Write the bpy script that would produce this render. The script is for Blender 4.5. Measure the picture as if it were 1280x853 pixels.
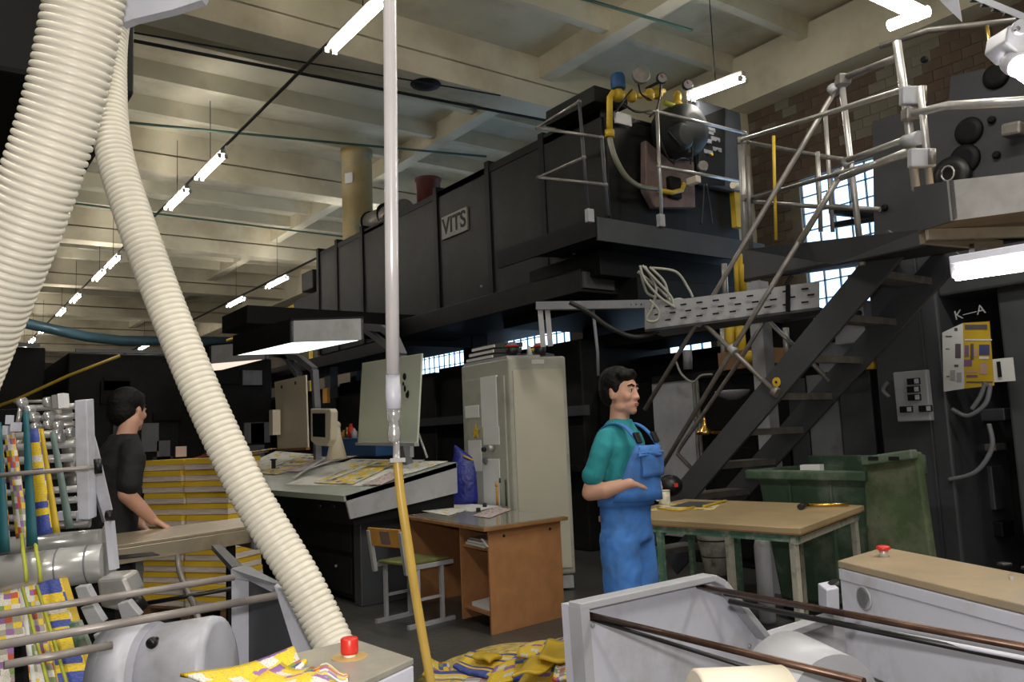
import bpy, bmesh, math, random
from mathutils import Vector, Matrix
random.seed(7)
for o in list(bpy.data.objects): bpy.data.objects.remove(o)
S = bpy.context.scene
COL = S.collection
# ------------------------------------------------------------------ camera
F, CH = 1033.0, 1.4
yaw, pitch, roll = math.radians(36.2), math.radians(6.6), math.radians(2.4)
fw = Vector((math.sin(yaw)*math.cos(pitch), math.cos(yaw)*math.cos(pitch), math.sin(pitch)))
r0 = Vector((math.cos(yaw), -math.sin(yaw), 0)); u0 = r0.cross(fw)
rt = math.cos(roll)*r0 - math.sin(roll)*u0
up = math.cos(roll)*u0 + math.sin(roll)*r0
EYE = Vector((0, 0, CH))
cd = bpy.data.cameras.new('camera'); cam = bpy.data.objects.new('camera', cd); COL.objects.link(cam)
cd.sensor_width = 36; cd.lens = F/1280*36; cd.clip_start = .05; cd.clip_end = 300
M = Matrix((rt, up, -fw)).transposed().to_4x4(); M.translation = EYE
cam.matrix_world = M; S.camera = cam
# ------------------------------------------------------------------ exposure, world, lamps behind the viewer
S.view_settings.view_transform = 'Standard'; S.view_settings.look = 'None'
S.view_settings.gamma = 1; S.view_settings.exposure = 0.66; S.view_settings.use_curve_mapping = False
W = bpy.data.worlds.new('world'); S.world = W; W.use_nodes = True
W.node_tree.nodes['Background'].inputs[0].default_value = (.75, .87, 1, 1)
W.node_tree.nodes['Background'].inputs[1].default_value = .05
def lamp(name, kind, loc, power, col, size=1, aim=None, sizey=None):
    l = bpy.data.lights.new(name, kind); l.energy = power; l.color = col
    if kind == 'AREA':
        l.size = size
        if sizey: l.shape = 'RECTANGLE'; l.size_y = sizey
    elif kind in ('POINT', 'SPOT'): l.shadow_soft_size = size
    o = bpy.data.objects.new(name, l); COL.objects.link(o); o.location = loc
    if aim is not None: o.rotation_euler = (Vector(aim)-Vector(loc)).to_track_quat('-Z', 'Y').to_euler()
    if kind == 'SPOT': l.spot_size = math.radians(100); l.spot_blend = .6
    return o
lamp('camera_flash', 'SPOT', (EYE+up*.13), 72, (1, .95, .9), .03, EYE+fw*5)
# added unseen fill, as from tube rows above and behind the photographer
for i, (x, y) in enumerate(((3.65, 1.5), (3.65, -2.5), (-1.5, 2.0), (-1.5, -2.5), (7.7, 0.5))):
    lamp('unseen_tube_fill', 'AREA', (x, y, 5.7), 60, (1, .95, .84), .3, (x, y, 0), 2.6)
    lamp('unseen_ceiling_fill', 'POINT', (x, y, 5.85), 32, (1, .94, .80), .25)

def P(px, py, d): return EYE + (fw + (px-640)/F*rt - (py-426.5)/F*up)*d
def on(px, py, ax, v):
    r = fw + (px-640)/F*rt - (py-426.5)/F*up
    return EYE + r*((v-EYE[ax])/r[ax])
def PX(px, py, v): return on(px, py, 0, v)
def PY(px, py, v): return on(px, py, 1, v)
def PZ(px, py, v): return on(px, py, 2, v)
V = lambda *a: Vector(a)
# ------------------------------------------------------------------ materials
MC = {}
def mat(name, col, rough=.6, metal=0, var=.12, scale=6, bump=0, bscale=30, emit=None, es=0, spec=.5, alpha=None, dirt=None, dscale=2):
    if name in MC: return MC[name]
    m = bpy.data.materials.new(name); m.use_nodes = True; nt = m.node_tree; N = nt.nodes; L = nt.links
    b = N['Principled BSDF']; b.inputs['Roughness'].default_value = rough; b.inputs['Metallic'].default_value = metal
    b.inputs['Specular IOR Level'].default_value = spec
    tc = N.new('ShaderNodeTexCoord'); no = N.new('ShaderNodeTexNoise'); no.inputs['Scale'].default_value = scale; no.inputs['Detail'].default_value = 5
    L.new(tc.outputs['Object'], no.inputs['Vector'])
    cr = N.new('ShaderNodeValToRGB'); L.new(no.outputs['Fac'], cr.inputs['Fac'])
    cr.color_ramp.elements[0].position = .3; cr.color_ramp.elements[1].position = .72
    cr.color_ramp.elements[0].color = tuple(c*(1-var) for c in col)+(1,); cr.color_ramp.elements[1].color = tuple(min(1, c*(1+var)) for c in col)+(1,)
    out = cr.outputs['Color']
    if dirt:
        n2 = N.new('ShaderNodeTexNoise'); n2.inputs['Scale'].default_value = dscale; n2.inputs['Detail'].default_value = 8; n2.inputs['Roughness'].default_value = .65
        L.new(tc.outputs['Object'], n2.inputs['Vector'])
        r2 = N.new('ShaderNodeValToRGB'); r2.color_ramp.elements[0].position = .5; r2.color_ramp.elements[1].position = .68
        L.new(n2.outputs['Fac'], r2.inputs['Fac'])
        mx = N.new('ShaderNodeMix'); mx.data_type = 'RGBA'; L.new(r2.outputs['Color'], mx.inputs[0]); L.new(out, mx.inputs[6]); mx.inputs[7].default_value = tuple(dirt)+(1,)
        out = mx.outputs[2]
    L.new(out, b.inputs['Base Color'])
    if bump:
        n3 = N.new('ShaderNodeTexNoise'); n3.inputs['Scale'].default_value = bscale; n3.inputs['Detail'].default_value = 6
        L.new(tc.outputs['Object'], n3.inputs['Vector'])
        bp = N.new('ShaderNodeBump'); bp.inputs['Strength'].default_value = bump; bp.inputs['Distance'].default_value = .02
        L.new(n3.outputs['Fac'], bp.inputs['Height']); L.new(bp.outputs['Normal'], b.inputs['Normal'])
    if emit:
        b.inputs['Emission Color'].default_value = tuple(emit)+(1,); b.inputs['Emission Strength'].default_value = es
    MC[name] = m; return m
def cells(name, cols, sx, sy, rough=.55, jitter=0, fine=.5):
    """flat colour print: a grid of coloured cells read from the mesh's UV map"""
    m = bpy.data.materials.new(name); m.use_nodes = True; nt = m.node_tree; N = nt.nodes; L = nt.links
    b = N['Principled BSDF']; b.inputs['Roughness'].default_value = rough
    tc = N.new('ShaderNodeTexCoord'); mp = N.new('ShaderNodeMapping'); mp.inputs['Scale'].default_value = (sx, sy, 1)
    L.new(tc.outputs['UV'], mp.inputs['Vector'])
    nz = N.new('ShaderNodeTexNoise'); nz.inputs['Scale'].default_value = 1.7; nz.inputs['Detail'].default_value = 2
    L.new(mp.outputs['Vector'], nz.inputs['Vector'])
    ad = N.new('ShaderNodeVectorMath'); ad.operation = 'MULTIPLY_ADD'; ad.inputs[1].default_value = (jitter, jitter, 0)
    L.new(nz.outputs['Color'], ad.inputs[0]); L.new(mp.outputs['Vector'], ad.inputs[2])
    fl = N.new('ShaderNodeVectorMath'); fl.operation = 'FLOOR'; L.new(ad.outputs[0], fl.inputs[0])
    wn = N.new('ShaderNodeTexWhiteNoise'); wn.noise_dimensions = '3D'; L.new(fl.outputs[0], wn.inputs['Vector'])
    cr = N.new('ShaderNodeValToRGB'); cr.color_ramp.interpolation = 'CONSTANT'
    tot = sum(w for _, w in cols); p = 0
    for i, (c, w) in enumerate(cols):
        e = cr.color_ramp.elements[i] if i < 2 else cr.color_ramp.elements.new(p/tot)
        e.position = p/tot; e.color = tuple(c)+(1,); p += w
    L.new(wn.outputs['Value'], cr.inputs['Fac'])
    # fine print inside the cells
    m2 = N.new('ShaderNodeTexNoise'); m2.inputs['Scale'].default_value = 7; m2.inputs['Detail'].default_value = 3; L.new(mp.outputs['Vector'], m2.inputs['Vector'])
    r2 = N.new('ShaderNodeValToRGB'); r2.color_ramp.elements[0].position = .54; r2.color_ramp.elements[1].position = .6; L.new(m2.outputs['Fac'], r2.inputs['Fac'])
    r2.color_ramp.elements[0].color = (0, 0, 0, 1); r2.color_ramp.elements[1].color = (fine, fine, fine, 1)
    mx = N.new('ShaderNodeMix'); mx.data_type = 'RGBA'; L.new(r2.outputs['Color'], mx.inputs[0]); L.new(cr.outputs['Color'], mx.inputs[6]); mx.inputs[7].default_value = (.25, .2, .22, 1)
    L.new(mx.outputs[2], b.inputs['Base Color']); MC[name] = m; return m
YEL, BLU, WHT, PUR, RED, GRN = (.85, .6, .02), (.04, .08, .4), (.75, .72, .66), (.32, .14, .42), (.6, .09, .03), (.2, .32, .08)
M_ = dict(
 floor=mat('concrete_floor', (.085, .084, .08), .38, 0, .25, 1.3, .25, 18, dirt=(.05, .05, .048), dscale=.9),
 ceil=mat('ceiling_paint', (.60, .57, .44), .85, 0, .08, 1.5, .1, 12, dirt=(.42, .36, .24), dscale=.5),
 beam=mat('beam_paint', (.70, .65, .50), .85, 0, .08, 1.2, .1, 14, dirt=(.5, .44, .32), dscale=.45),
 wall=mat('wall_render', (.34, .31, .25), .9, 0, .15, 2, .2, 20),
 dark=mat('dark_machine_paint', (.013, .0135, .0135), .5, 0, .2, 3, .05, 40, dirt=(.019, .019, .018), dscale=3, spec=.2),
 darker=mat('black_machine_paint', (.008, .0085, .0095), .55, 0, .2, 3, spec=.2),
 mid=mat('slate_machine_paint', (.058, .062, .072), .45, 0, .15, 3),
 grey=mat('grey_machine_paint', (.20, .21, .24), .45, 0, .1, 3, dirt=(.14, .14, .15), dscale=3),
 lgrey=mat('light_grey_paint', (.42, .43, .47), .42, 0, .08, 3, dirt=(.33, .33, .34), dscale=4),
 white=mat('white_painted_metal', (.56, .57, .66), .4, 0, .06, 3, dirt=(.42, .42, .45), dscale=5),
 cab=mat('cabinet_paint', (.42, .42, .37), .5, 0, .06, 2, dirt=(.28, .27, .23), dscale=2),
 cabpanel=mat('cabinet_panel', (.50, .48, .40), .5, 0, .05, 2),
 cream=mat('cream_board', (.80, .73, .60), .6, 0, .05, 2),
 pale=mat('pale_board', (.74, .80, .70), .5, 0, .05, 2),
 steel=mat('brushed_steel', (.50, .49, .48), .32, .55, .15, 12),
 dsteel=mat('dull_steel_pipe', (.24, .225, .215), .38, .4, .25, 10),
 chrome=mat('chrome', (.66, .66, .67), .18, .6, .05, 8),
 rust=mat('rusty_shaft', (.09, .05, .035), .35, .6, .5, 14),
 hose=mat('ribbed_hose', (.74, .70, .60), .38, 0, .06, 6),
 yel=mat('yellow_paint', (.62, .42, .03), .5, 0, .15, 6),
 ygrn=mat('yellow_green_cord', (.42, .45, .05), .6),
 yhose=mat('amber_hose', (.50, .33, .07), .35, 0, .15, 10),
 wood=mat('particle_board', (.42, .20, .085), .55, 0, .12, 9, .05, 60),
 woodedge=mat('board_edge', (.30, .15, .06), .6, 0, .2, 9),
 tan=mat('tan_worktop', (.40, .30, .17), .4, 0, .1, 4, dirt=(.33, .24, .14), dscale=3),
 tanm=mat('oiled_metal_top', (.42, .36, .27), .3, .4, .15, 4, dirt=(.30, .25, .17), dscale=4),
 airp=mat('polished_air_pipe', (.80, .77, .80), .25, .3, .08, 5), roller=mat('polished_roller', (.55, .55, .55), .22, .35, .1, 9), rodm=mat('greyed_rod', (.33, .295, .28), .35, .15, .2, 14), slate=mat('slate_tower_paint', (.062, .066, .076), .5, 0, .15, 3),
 green=mat('green_plastic', (.05, .095, .06), .55, 0, .25, 3, dirt=(.17, .21, .17), dscale=3),
 glid=mat('green_plastic_dirty', (.07, .11, .05), .6, 0, .3, 3, dirt=(.18, .19, .13), dscale=3.5),
 teal=mat('teal_belt', (.015, .11, .14), .6),
 tealg=mat('grey_green_strap', (.14, .2, .19), .6),
 red=mat('red_plastic', (.6, .03, .02), .35),
 black=mat('black_plastic', (.01, .01, .011), .4),
 rubber=mat('black_cable', (.012, .012, .013), .55),
 wcable=mat('pale_cable', (.34, .34, .31), .6),
 blue=mat('blue_plastic', (.02, .09, .25), .5),
 bag=mat('blue_plastic_bag', (.02, .03, .26), .3, 0, .35, 18, .6, 25),
 paper=mat('white_paper', (.72, .73, .74), .7, 0, .04, 5),
 bluepipe=mat('blue_duct', (.07, .15, .2), .4, .2, .2, 2),
 chim=mat('yellowed_duct', (.40, .31, .15), .55, .2, .3, 1.5, dirt=(.25, .26, .2), dscale=1.5),
 redp=mat('maroon_duct', (.13, .03, .025), .5, 0, .2, 4),
 skin=mat('skin', (.56, .31, .22), .5, 0, .08, 9),
 hair=mat('dark_hair', (.006, .005, .005), .6, 0, .4, 40, .4, 60, spec=.2),
 shirt=mat('teal_shirt_cloth', (.018, .25, .29), .85, 0, .12, 8, .35, 9),
 over=mat('blue_overall_cloth', (.055, .20, .58), .8, 0, .15, 7, .5, 8, dirt=(.045, .12, .32), dscale=4),
 bshirt=mat('black_tshirt_cloth', (.005, .005, .006), .8, 0, .2, 8, .4, 9),
 trous=mat('dark_trouser_cloth', (.02, .022, .026), .85, 0, .2, 8, .4, 9),
 shoe=mat('black_shoe', (.015, .013, .012), .4),
 eye=mat('eye_white', (.6, .58, .56), .3), lip=mat('lip', (.42, .16, .13), .5), iris=mat('brown_iris', (.03, .015, .01), .2),
 gold=mat('brass', (.7, .45, .12), .25, 1), pink=mat('rusty_insulation', (.2, .14, .13), .7, 0, .2, 5),
 tube=mat('lit_tube', (1, 1, 1), .4, emit=(1, .93, .84), es=48),
 tubew=mat('lit_tube_near', (1, 1, 1), .4, emit=(1, .95, .9), es=18),
 diff=mat('lit_diffuser', (.8, .85, .8), .4, emit=(.82, .95, .87), es=1.3, var=.02),
 led=mat('orange_indicator', (.6, .15, .02), .4, emit=(1, .22, .03), es=4),
 ledy=mat('yellow_indicator', (.6, .4, .02), .4, emit=(1, .6, .05), es=4),
 pane=mat('daylit_glass_block', (.35, .5, .65), .25, emit=(.50, .72, 1), es=1.7, var=.1, scale=4),
 fixt=mat('lamp_housing', (.45, .45, .43), .5), screen=mat('dark_screen', (.012, .018, .016), .15),
 kraft=mat('brown_cardboard', (.22, .12, .06), .8), orng=mat('orange_folder', (.6, .3, .06), .5),
 pbrown=mat('pallet_wood', (.2, .12, .06), .8, 0, .3, 9), tealpaint=mat('green_leg_paint', (.10, .22, .16), .5, dirt=(.4, .4, .35), dscale=12),
 crust=mat('off_white_leg', (.42, .4, .34), .55, dirt=(.15, .2, .15), dscale=12),
)
news = cells('newsprint_yellow', [(YEL, 6), (BLU, 1.6), (WHT, 1.6), (YEL, 2), (PUR, 1), (RED, .8), (WHT, .6), (GRN, .6), (YEL, 1)], 5, 7, jitter=.9)
news2 = cells('newsprint_mixed', [(WHT, 4), (YEL, 2), (PUR, 1.5), (RED, 1.2), (GRN, .7), (YEL, 1), ((.4, .38, .3), 2)], 4, 18, jitter=.3)
news3 = cells('newsprint_blocks', [(YEL, 3), (BLU, 3), (YEL, 2), (BLU, .7), (WHT, .4)], 1.0, 16, jitter=.15)
newsw = cells('newsprint_sheet', [((.85, .85, .8), 7), ((.7, .72, .68), 3), (YEL, .35), ((.3, .3, .3), .6), ((.85, .85, .8), 1)], 10, 14, jitter=.8, fine=.3)
newsy = cells('newsprint_proof', [(YEL, 4), ((.6, .55, .3), 1), (WHT, 2), ((.12, .12, .1), .7), (YEL, 1.4), ((.5, .6, .5), 1)], 9, 14, jitter=.8)
newsp = cells('newsprint_pink', [((.62, .5, .5), 5), ((.5, .38, .38), 2), ((.66, .58, .55), 3), ((.3, .25, .3), .6)], 9, 14, jitter=.5)
# ------------------------------------------------------------------ mesh builder
def frame_of(d):
    d = d.normalized(); a = Vector((0, 0, 1)) if abs(d.z) < .95 else Vector((1, 0, 0))
    x = d.cross(a).normalized(); return x, x.cross(d).normalized()
class MB:
    def __init__(s): s.v = []; s.f = []; s.sm = []; s.uv = {}
    def add(s, vs, fs, smooth=False):
        n = len(s.v); s.v += [Vector(v) for v in vs]
        for f in fs: s.f.append([n+i for i in f]); s.sm.append(smooth)
        return s
    def box(s, c, d, rz=0, R=None):
        c = Vector(c); R = R or Matrix.Rotation(rz, 3, 'Z'); h = [x/2 for x in d]
        vs = [c+R@Vector((i*h[0], j*h[1], k*h[2])) for i in (-1, 1) for j in (-1, 1) for k in (-1, 1)]
        return s.add(vs, [(0, 1, 3, 2), (4, 6, 7, 5), (0, 4, 5, 1), (2, 3, 7, 6), (0, 2, 6, 4), (1, 5, 7, 3)])
    def bb(s, a, b):
        return s.box([(a[i]+b[i])/2 for i in range(3)], [abs(a[i]-b[i]) for i in range(3)])
    def bar(s, p, q, w, h=None, upv=None):
        """rectangular bar from p to q; h along upv (default up)"""
        p, q = Vector(p), Vector(q); h = h or w; d = (q-p).normalized()
        a = Vector(upv) if upv is not None else (Vector((0, 0, 1)) if abs(d.z) < .95 else Vector((1, 0, 0)))
        x = d.cross(a).normalized(); y = x.cross(d).normalized()
        vs = [e+x*(i*w/2)+y*(j*h/2) for e in (p, q) for i, j in ((-1, -1), (1, -1), (1, 1), (-1, 1))]
        return s.add(vs, [(3, 2, 1, 0), (4, 5, 6, 7), (0, 1, 5, 4), (1, 2, 6, 5), (2, 3, 7, 6), (3, 0, 4, 7)])
    def tube(s, pts, r, n=12, caps=True):
        pts = [Vector(p) for p in pts]; m = len(pts); rs = r if isinstance(r, (list, tuple)) else [r]*m
        ring0 = len(s.v); x = None
        for i, p in enumerate(pts):
            d = (pts[min(i+1, m-1)]-pts[max(i-1, 0)])
            if d.length < 1e-9: d = Vector((0, 0, 1))
            d.normalize()
            if x is None: x, y = frame_of(d); y = d.cross(x).normalized()
            else:
                x = (x-d*x.dot(d)).normalized(); y = d.cross(x).normalized()
            for k in range(n):
                a = 2*math.pi*k/n; s.v.append(p+(x*math.cos(a)+y*math.sin(a))*rs[i])
        for i in range(m-1):
            for k in range(n):
                a = ring0+i*n+k; b = ring0+i*n+(k+1) % n; s.f.append([a, b, b+n, a+n]); s.sm.append(True)
        if caps:
            s.f.append([ring0+k for k in range(n)][::-1]); s.sm.append(False)
            s.f.append([ring0+(m-1)*n+k for k in range(n)]); s.sm.append(False)
        return s
    def cyl(s, p, q, r, n=16, r2=None): return s.tube([p, q], [r, r if r2 is None else r2], n)
    def sphere(s, c, r, n=12, m=8, R=None):
        c = Vector(c); r = r if isinstance(r, (list, tuple)) else (r, r, r); R = R or Matrix.Identity(3)
        vs = [c+R@Vector((0, 0, r[2]))]
        for i in range(1, m):
            t = math.pi*i/m
            for k in range(n):
                a = 2*math.pi*k/n; vs.append(c+R@Vector((r[0]*math.sin(t)*math.cos(a), r[1]*math.sin(t)*math.sin(a), r[2]*math.cos(t))))
        vs.append(c+R@Vector((0, 0, -r[2]))); fs = [(0, 1+k, 1+(k+1) % n) for k in range(n)]
        for i in range(m-2):
            for k in range(n):
                a = 1+i*n+k; b = 1+i*n+(k+1) % n; fs.append((a, a+n, b+n, b))
        L = len(vs)-1; o = 1+(m-2)*n
        fs += [(L, o+(k+1) % n, o+k) for k in range(n)]
        return s.add(vs, fs, True)
    def prism(s, poly, d):
        """polygon (3-D points) extruded by vector d"""
        poly = [Vector(p) for p in poly]; d = Vector(d); n = len(poly)
        nrm = (poly[1]-poly[0]).cross(poly[2]-poly[0])
        fs = [tuple(range(n))[::-1], tuple(range(n, 2*n))]+[(i, (i+1) % n, n+(i+1) % n, n+i) for i in range(n)]
        return s.add(poly+[p+d for p in poly], fs)
    def lathe(s, c, prof, n=20, axis=(0, 0, 1)):
        """prof: list of (radius, height along axis)"""
        c = Vector(c); ax = Vector(axis).normalized(); x, y = frame_of(ax); o = len(s.v); m = len(prof)
        for r, h in prof:
            for k in range(n):
                a = 2*math.pi*k/n; s.v.append(c+ax*h+(x*math.cos(a)+y*math.sin(a))*max(r, 1e-4))
        for i in range(m-1):
            for k in range(n):
                a = o+i*n+k; b = o+i*n+(k+1) % n; s.f.append([a, b, b+n, a+n]); s.sm.append(True)
        s.f.append([o+k for k in range(n)][::-1]); s.sm.append(False)
        s.f.append([o+(m-1)*n+k for k in range(n)]); s.sm.append(False)
        return s
    def sheet(s, p00, p10, p11, p01, nu=1, nv=1, fn=None):
        """a sheet with a UV map, fn(u,v)-> offset vector"""
        o = len(s.v); P4 = [Vector(p) for p in (p00, p10, p11, p01)]
        for j in range(nv+1):
            for i in range(nu+1):
                u, v = i/nu, j/nv
                p = P4[0]*(1-u)*(1-v)+P4[1]*u*(1-v)+P4[2]*u*v+P4[3]*(1-u)*v
                if fn: p = p+Vector(fn(u, v))
                s.v.append(p); s.uv[o+j*(nu+1)+i] = (u, v)
        for j in range(nv):
            for i in range(nu):
                a = o+j*(nu+1)+i; s.f.append([a, a+1, a+nu+2, a+nu+1]); s.sm.append(nu > 1 or nv > 1)
        return s
    def build(s, name, m, parent=None, label=None, cat=None, group=None, kind=None, bevel=0, base=None, solid=0, mods=None):
        me = bpy.data.meshes.new(name)
        root = parent
        if parent is not None:
            off = Vector(parent.get('_off', (0, 0, 0)))
        elif base is not None: off = Vector(base)
        else:
            xs = [v.x for v in s.v]; ys = [v.y for v in s.v]; zs = [v.z for v in s.v]
            off = Vector(((min(xs)+max(xs))/2, (min(ys)+max(ys))/2, min(zs)))
        me.from_pydata([v-off for v in s.v], [], s.f); me.polygons.foreach_set('use_smooth', s.sm)
        if s.uv:
            ul = me.uv_layers.new(name='UVMap')
            for l in me.loops: ul.data[l.index].uv = s.uv.get(l.vertex_index, (0, 0))
        bm = bmesh.new(); bm.from_mesh(me); bmesh.ops.recalc_face_normals(bm, faces=bm.faces); bm.to_mesh(me); bm.free()
        me.materials.append(m); o = bpy.data.objects.new(name, me); COL.objects.link(o)
        if parent is not None: o.parent = parent
        else: o.location = off
        o['_off'] = tuple(off)
        tag(o, label, cat, group, kind)
        if solid: md = o.modifiers.new('solid', 'SOLIDIFY'); md.thickness = solid
        if bevel: md = o.modifiers.new('bevel', 'BEVEL'); md.width = bevel; md.segments = 2; md.limit_method = 'ANGLE'
        return o
def tag(o, label=None, cat=None, group=None, kind=None):
    if label: o['label'] = label
    if cat: o['category'] = cat
    if group: o['group'] = group
    if kind: o['kind'] = kind
    return o
def thing(name, label, cat, loc=(0, 0, 0), group=None):
    o = bpy.data.objects.new(name, None); COL.objects.link(o); o.location = loc; o.empty_display_size = .1
    o['_off'] = tuple(loc); return tag(o, label, cat, group)
def copy_tree(o, loc=None, parent=None, **kw):
    c = o.copy(); COL.objects.link(c); c.parent = parent
    if loc is not None: c.location = loc
    for k, v in kw.items(): c[{'cat': 'category'}.get(k, k)] = v
    for ch in list(o.children): copy_tree(ch, None, c)
    return c
def text(body, loc, right, upv, size, m, parent, name='lettering', bold=0, extr=.002):
    cu = bpy.data.curves.new(name, 'FONT'); cu.body = body; cu.size = size; cu.extrude = extr; cu.offset = bold; cu.align_x = 'CENTER'; cu.align_y = 'CENTER'
    cu.materials.append(m); o = bpy.data.objects.new(name, cu); COL.objects.link(o)
    r = Vector(right).normalized(); u = Vector(upv); u = (u-r*u.dot(r)).normalized(); n = r.cross(u)
    mm = Matrix((r, u, n)).transposed().to_4x4(); off = Vector(parent.get('_off', (0, 0, 0))) if parent else Vector((0, 0, 0))
    mm.translation = Vector(loc)-off
    me = bpy.data.meshes.new_from_object(o); bpy.data.objects.remove(o); me.materials.clear(); me.materials.append(m)
    o = bpy.data.objects.new(name, me); COL.objects.link(o); o.parent = parent; o.matrix_local = mm; return o
def bez(pts, n=8):
    """Catmull-Rom through points"""
    pts = [Vector(p) for p in pts]; out = []
    for i in range(len(pts)-1):
        p0, p1, p2, p3 = pts[max(i-1, 0)], pts[i], pts[i+1], pts[min(i+2, len(pts)-1)]
        for k in range(n):
            t = k/n; out.append(.5*((2*p1)+(p2-p0)*t+(2*p0-5*p1+4*p2-p3)*t*t+(3*p1-p0-3*p2+p3)*t**3))
    return out+[pts[-1]]
# ================================================================== SETTING
MB().bb((-9, -6, -.1), (11.6, 62, 0)).build('floor', M_['floor'], kind='structure')
ce = MB().bb((-9, -6, 7.35), (11.6, 62, 7.5)).build('ceiling', M_['ceil'], kind='structure')
# cross beams every six metres, ribs of the slabs between them
BY = [-2.5, 3.5] + [9.7+6.05*k for k in range(9)]
bm1 = rb1 = None
for i, y in enumerate(BY):
    if bm1 is None:
        bm1 = MB().bb((-9, 0, 6.55), (11, .5, 6.88)).bb((-9, .02, 6.92), (11, .48, 7.35)).build('beam', M_['beam'], ce)
        bm1.location.y = y
    else:
        c = bm1.copy(); COL.objects.link(c); c.location.y = y
    for k in range(1, 4):
        if rb1 is None:
            rb1 = MB().prism([(-9, -.12, 7.35), (-9, .12, 7.35), (-9, .07, 7.08), (-9, -.07, 7.08)], (20, 0, 0)).build('rib', M_['ceil'], ce); rb1.location.y = y+.5+k*1.39
        else: c = rb1.copy(); COL.objects.link(c); c.location.y = y+.5+k*1.39
for x in (8.0, 2.0, -4): MB().bb((x-.13, -6, 7.0), (x+.13, 62, 7.35)).build('longitudinal_rib', M_['beam'], ce)
# right wall with glass-block windows
WIN = [(5.0, 7.36), (9.3, 11.6), (13.0, 15.3), (16.6, 19.6)]
w = MB(); w.bb((11, -6, 0), (11.3, 62, 2.2)); w.bb((11, -6, 5.15), (11.3, 62, 7.35))
ys = [-6]+[a for p in WIN for a in p]+[62]
for a, b in zip(ys[::2], ys[1::2]): w.bb((11, a, 2.2), (11.3, b, 5.15))
wr = w.build('wall_right', mat('old_wall_render', (.17, .145, .11), .9, 0, .15, 2, .2, 20), kind='structure')
MB().bb((10.55, -6, 6.5), (11, 62, 7.3)).build('trim_1', M_['beam'], kind='structure')
MB().bb((10.5, 8.2, 0), (11, 8.75, 6.5)).build('wall_column', M_['beam'], wr)
mbr = [mat('brick_brown', (.13, .098, .070), .9, 0, .2, 4), mat('brick_red', (.145, .10, .072), .9, 0, .2, 4), mat('brick_whitewashed', (.21, .195, .15), .9, 0, .15, 4)]
brk = []
for m in mbr:
    brk.append(MB().box((0, 0, 0), (.03, .256, .143)).build('brick', m, wr, bevel=0))
    brk[-1].location = (0, 0, 0)
k = 0; rest = MB(); used_ = set()
rw = random.Random(3)
def white_patch(y, z): return (abs((y-5.75)+(z-6.1)*.9) < .33 and 5.4 < z < 6.6) or (abs(y-7.5) < .14 and abs(z-6.35) < .1) or rw.random() < .03
for row in range(9):
    z = 6.42-row*.148
    for c in range(24):
        y = 8.05-c*.262-(row % 2)*.131
        if y < 2.6: continue
        wp = white_patch(y, z); m = 2 if wp else (0 if rw.random() < .6 else 1)
        if k < 210:
            if m in used_: o = brk[m].copy(); COL.objects.link(o)
            else: o = brk[m]; used_.add(m)
            o.location = (10.985+rw.uniform(-.004, .004), y, z)
            k += 1
for row in range(9, 30):
    z = 6.42-row*.148
    for c in range(24):
        y = 8.05-c*.262-(row % 2)*.131
        if y < 2.6 or (z > 1.9 and z < 5.25 and 4.8 < y < 7.55): continue
        rest.box((10.987, y, z), (.026, .256, .143))
rest.build('brickwork', mbr[0], wr, kind='stuff')
pane0 = None
for i, (a, b) in enumerate(WIN):
    wn = MB(); t = .013; ny = int(round((b-a)/.25)); nz = 11; dy = (b-a)/ny; dz = 2.95/nz
    for j in range(ny+1): wn.bb((11.05, a+j*dy-t/2, 2.2), (11.12, a+j*dy+t/2, 5.15))
    for j in range(nz+1): wn.bb((11.05, a, 2.2+j*dz-t/2), (11.12, b, 2.2+j*dz+t/2))
    wo = wn.build('window_%d' % (i+1), mat('window_grid', (.05, .07, .09), .6), kind='structure', base=(11.05, a, 2.2))
    for j in range(ny):
        for q in range(nz):
            if pane0 is None:
                pane0 = MB().add([(11.09, a+.008, 2.208), (11.09, a+dy-.008, 2.208), (11.09, a+dy-.008, 2.2+dz-.008), (11.09, a+.008, 2.2+dz-.008), (11.072, a+.03, 2.23), (11.072, a+dy-.03, 2.23), (11.072, a+dy-.03, 2.17+dz), (11.072, a+.03, 2.17+dz)],
                    [(4, 5, 6, 7), (0, 1, 5, 4), (1, 2, 6, 5), (2, 3, 7, 6), (3, 0, 4, 7)]).build('pane', M_['pane'], wo)
            else: c = pane0.copy(); COL.objects.link(c); c.parent = wo; c.location = (0, j*dy, q*dz)
MB().bb((-9.3, -6, 0), (-9, 62, 7.4)).build('wall_left', M_['wall'], kind='structure')
MB().bb((-9, 62, 0), (11.6, 62.3, 7.4)).build('wall_far', mat('far_wall', (.06, .055, .045), .9), kind='structure')
MB().bb((-9, -6.3, 0), (11.6, -6, 7.4)).build('wall_near', M_['wall'], kind='structure')
# ------------------------------------------------------------------ ceiling services
def run(px0, py0, px1, py1, Y, r, name, label, m, x0=None, x1=None, cat='pipe'):
    a, b = PY(px0, py0, Y), PY(px1, py1, Y); d = (b-a)/(b.x-a.x)
    p = a+d*((x0 if x0 is not None else a.x)-a.x); q = a+d*((x1 if x1 is not None else b.x)-a.x)
    return MB().tube([p, p.lerp(q, .33)+V(0, 0, -.015), p.lerp(q, .66)+V(0, 0, -.015), q], r, 8).build(name, m, label=label, cat=cat)
run(160, 48, 680, 150, 9.45, .022, 'conduit', 'thick dark conduit strung across in front of the nearest big ceiling beam', M_['darker'], -2, 8.6)
run(160, 38, 560, 108, 9.6, .012, 'conduit', 'thin dark conduit above the thick one on the nearest ceiling beam', M_['darker'], -2, 7)
run(160, 152, 425, 178, 12.9, .022, 'conduit', 'green conduit crossing under the second ceiling bay', mat('green_conduit', (.05, .11, .08), .5), 0, 9)
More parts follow.
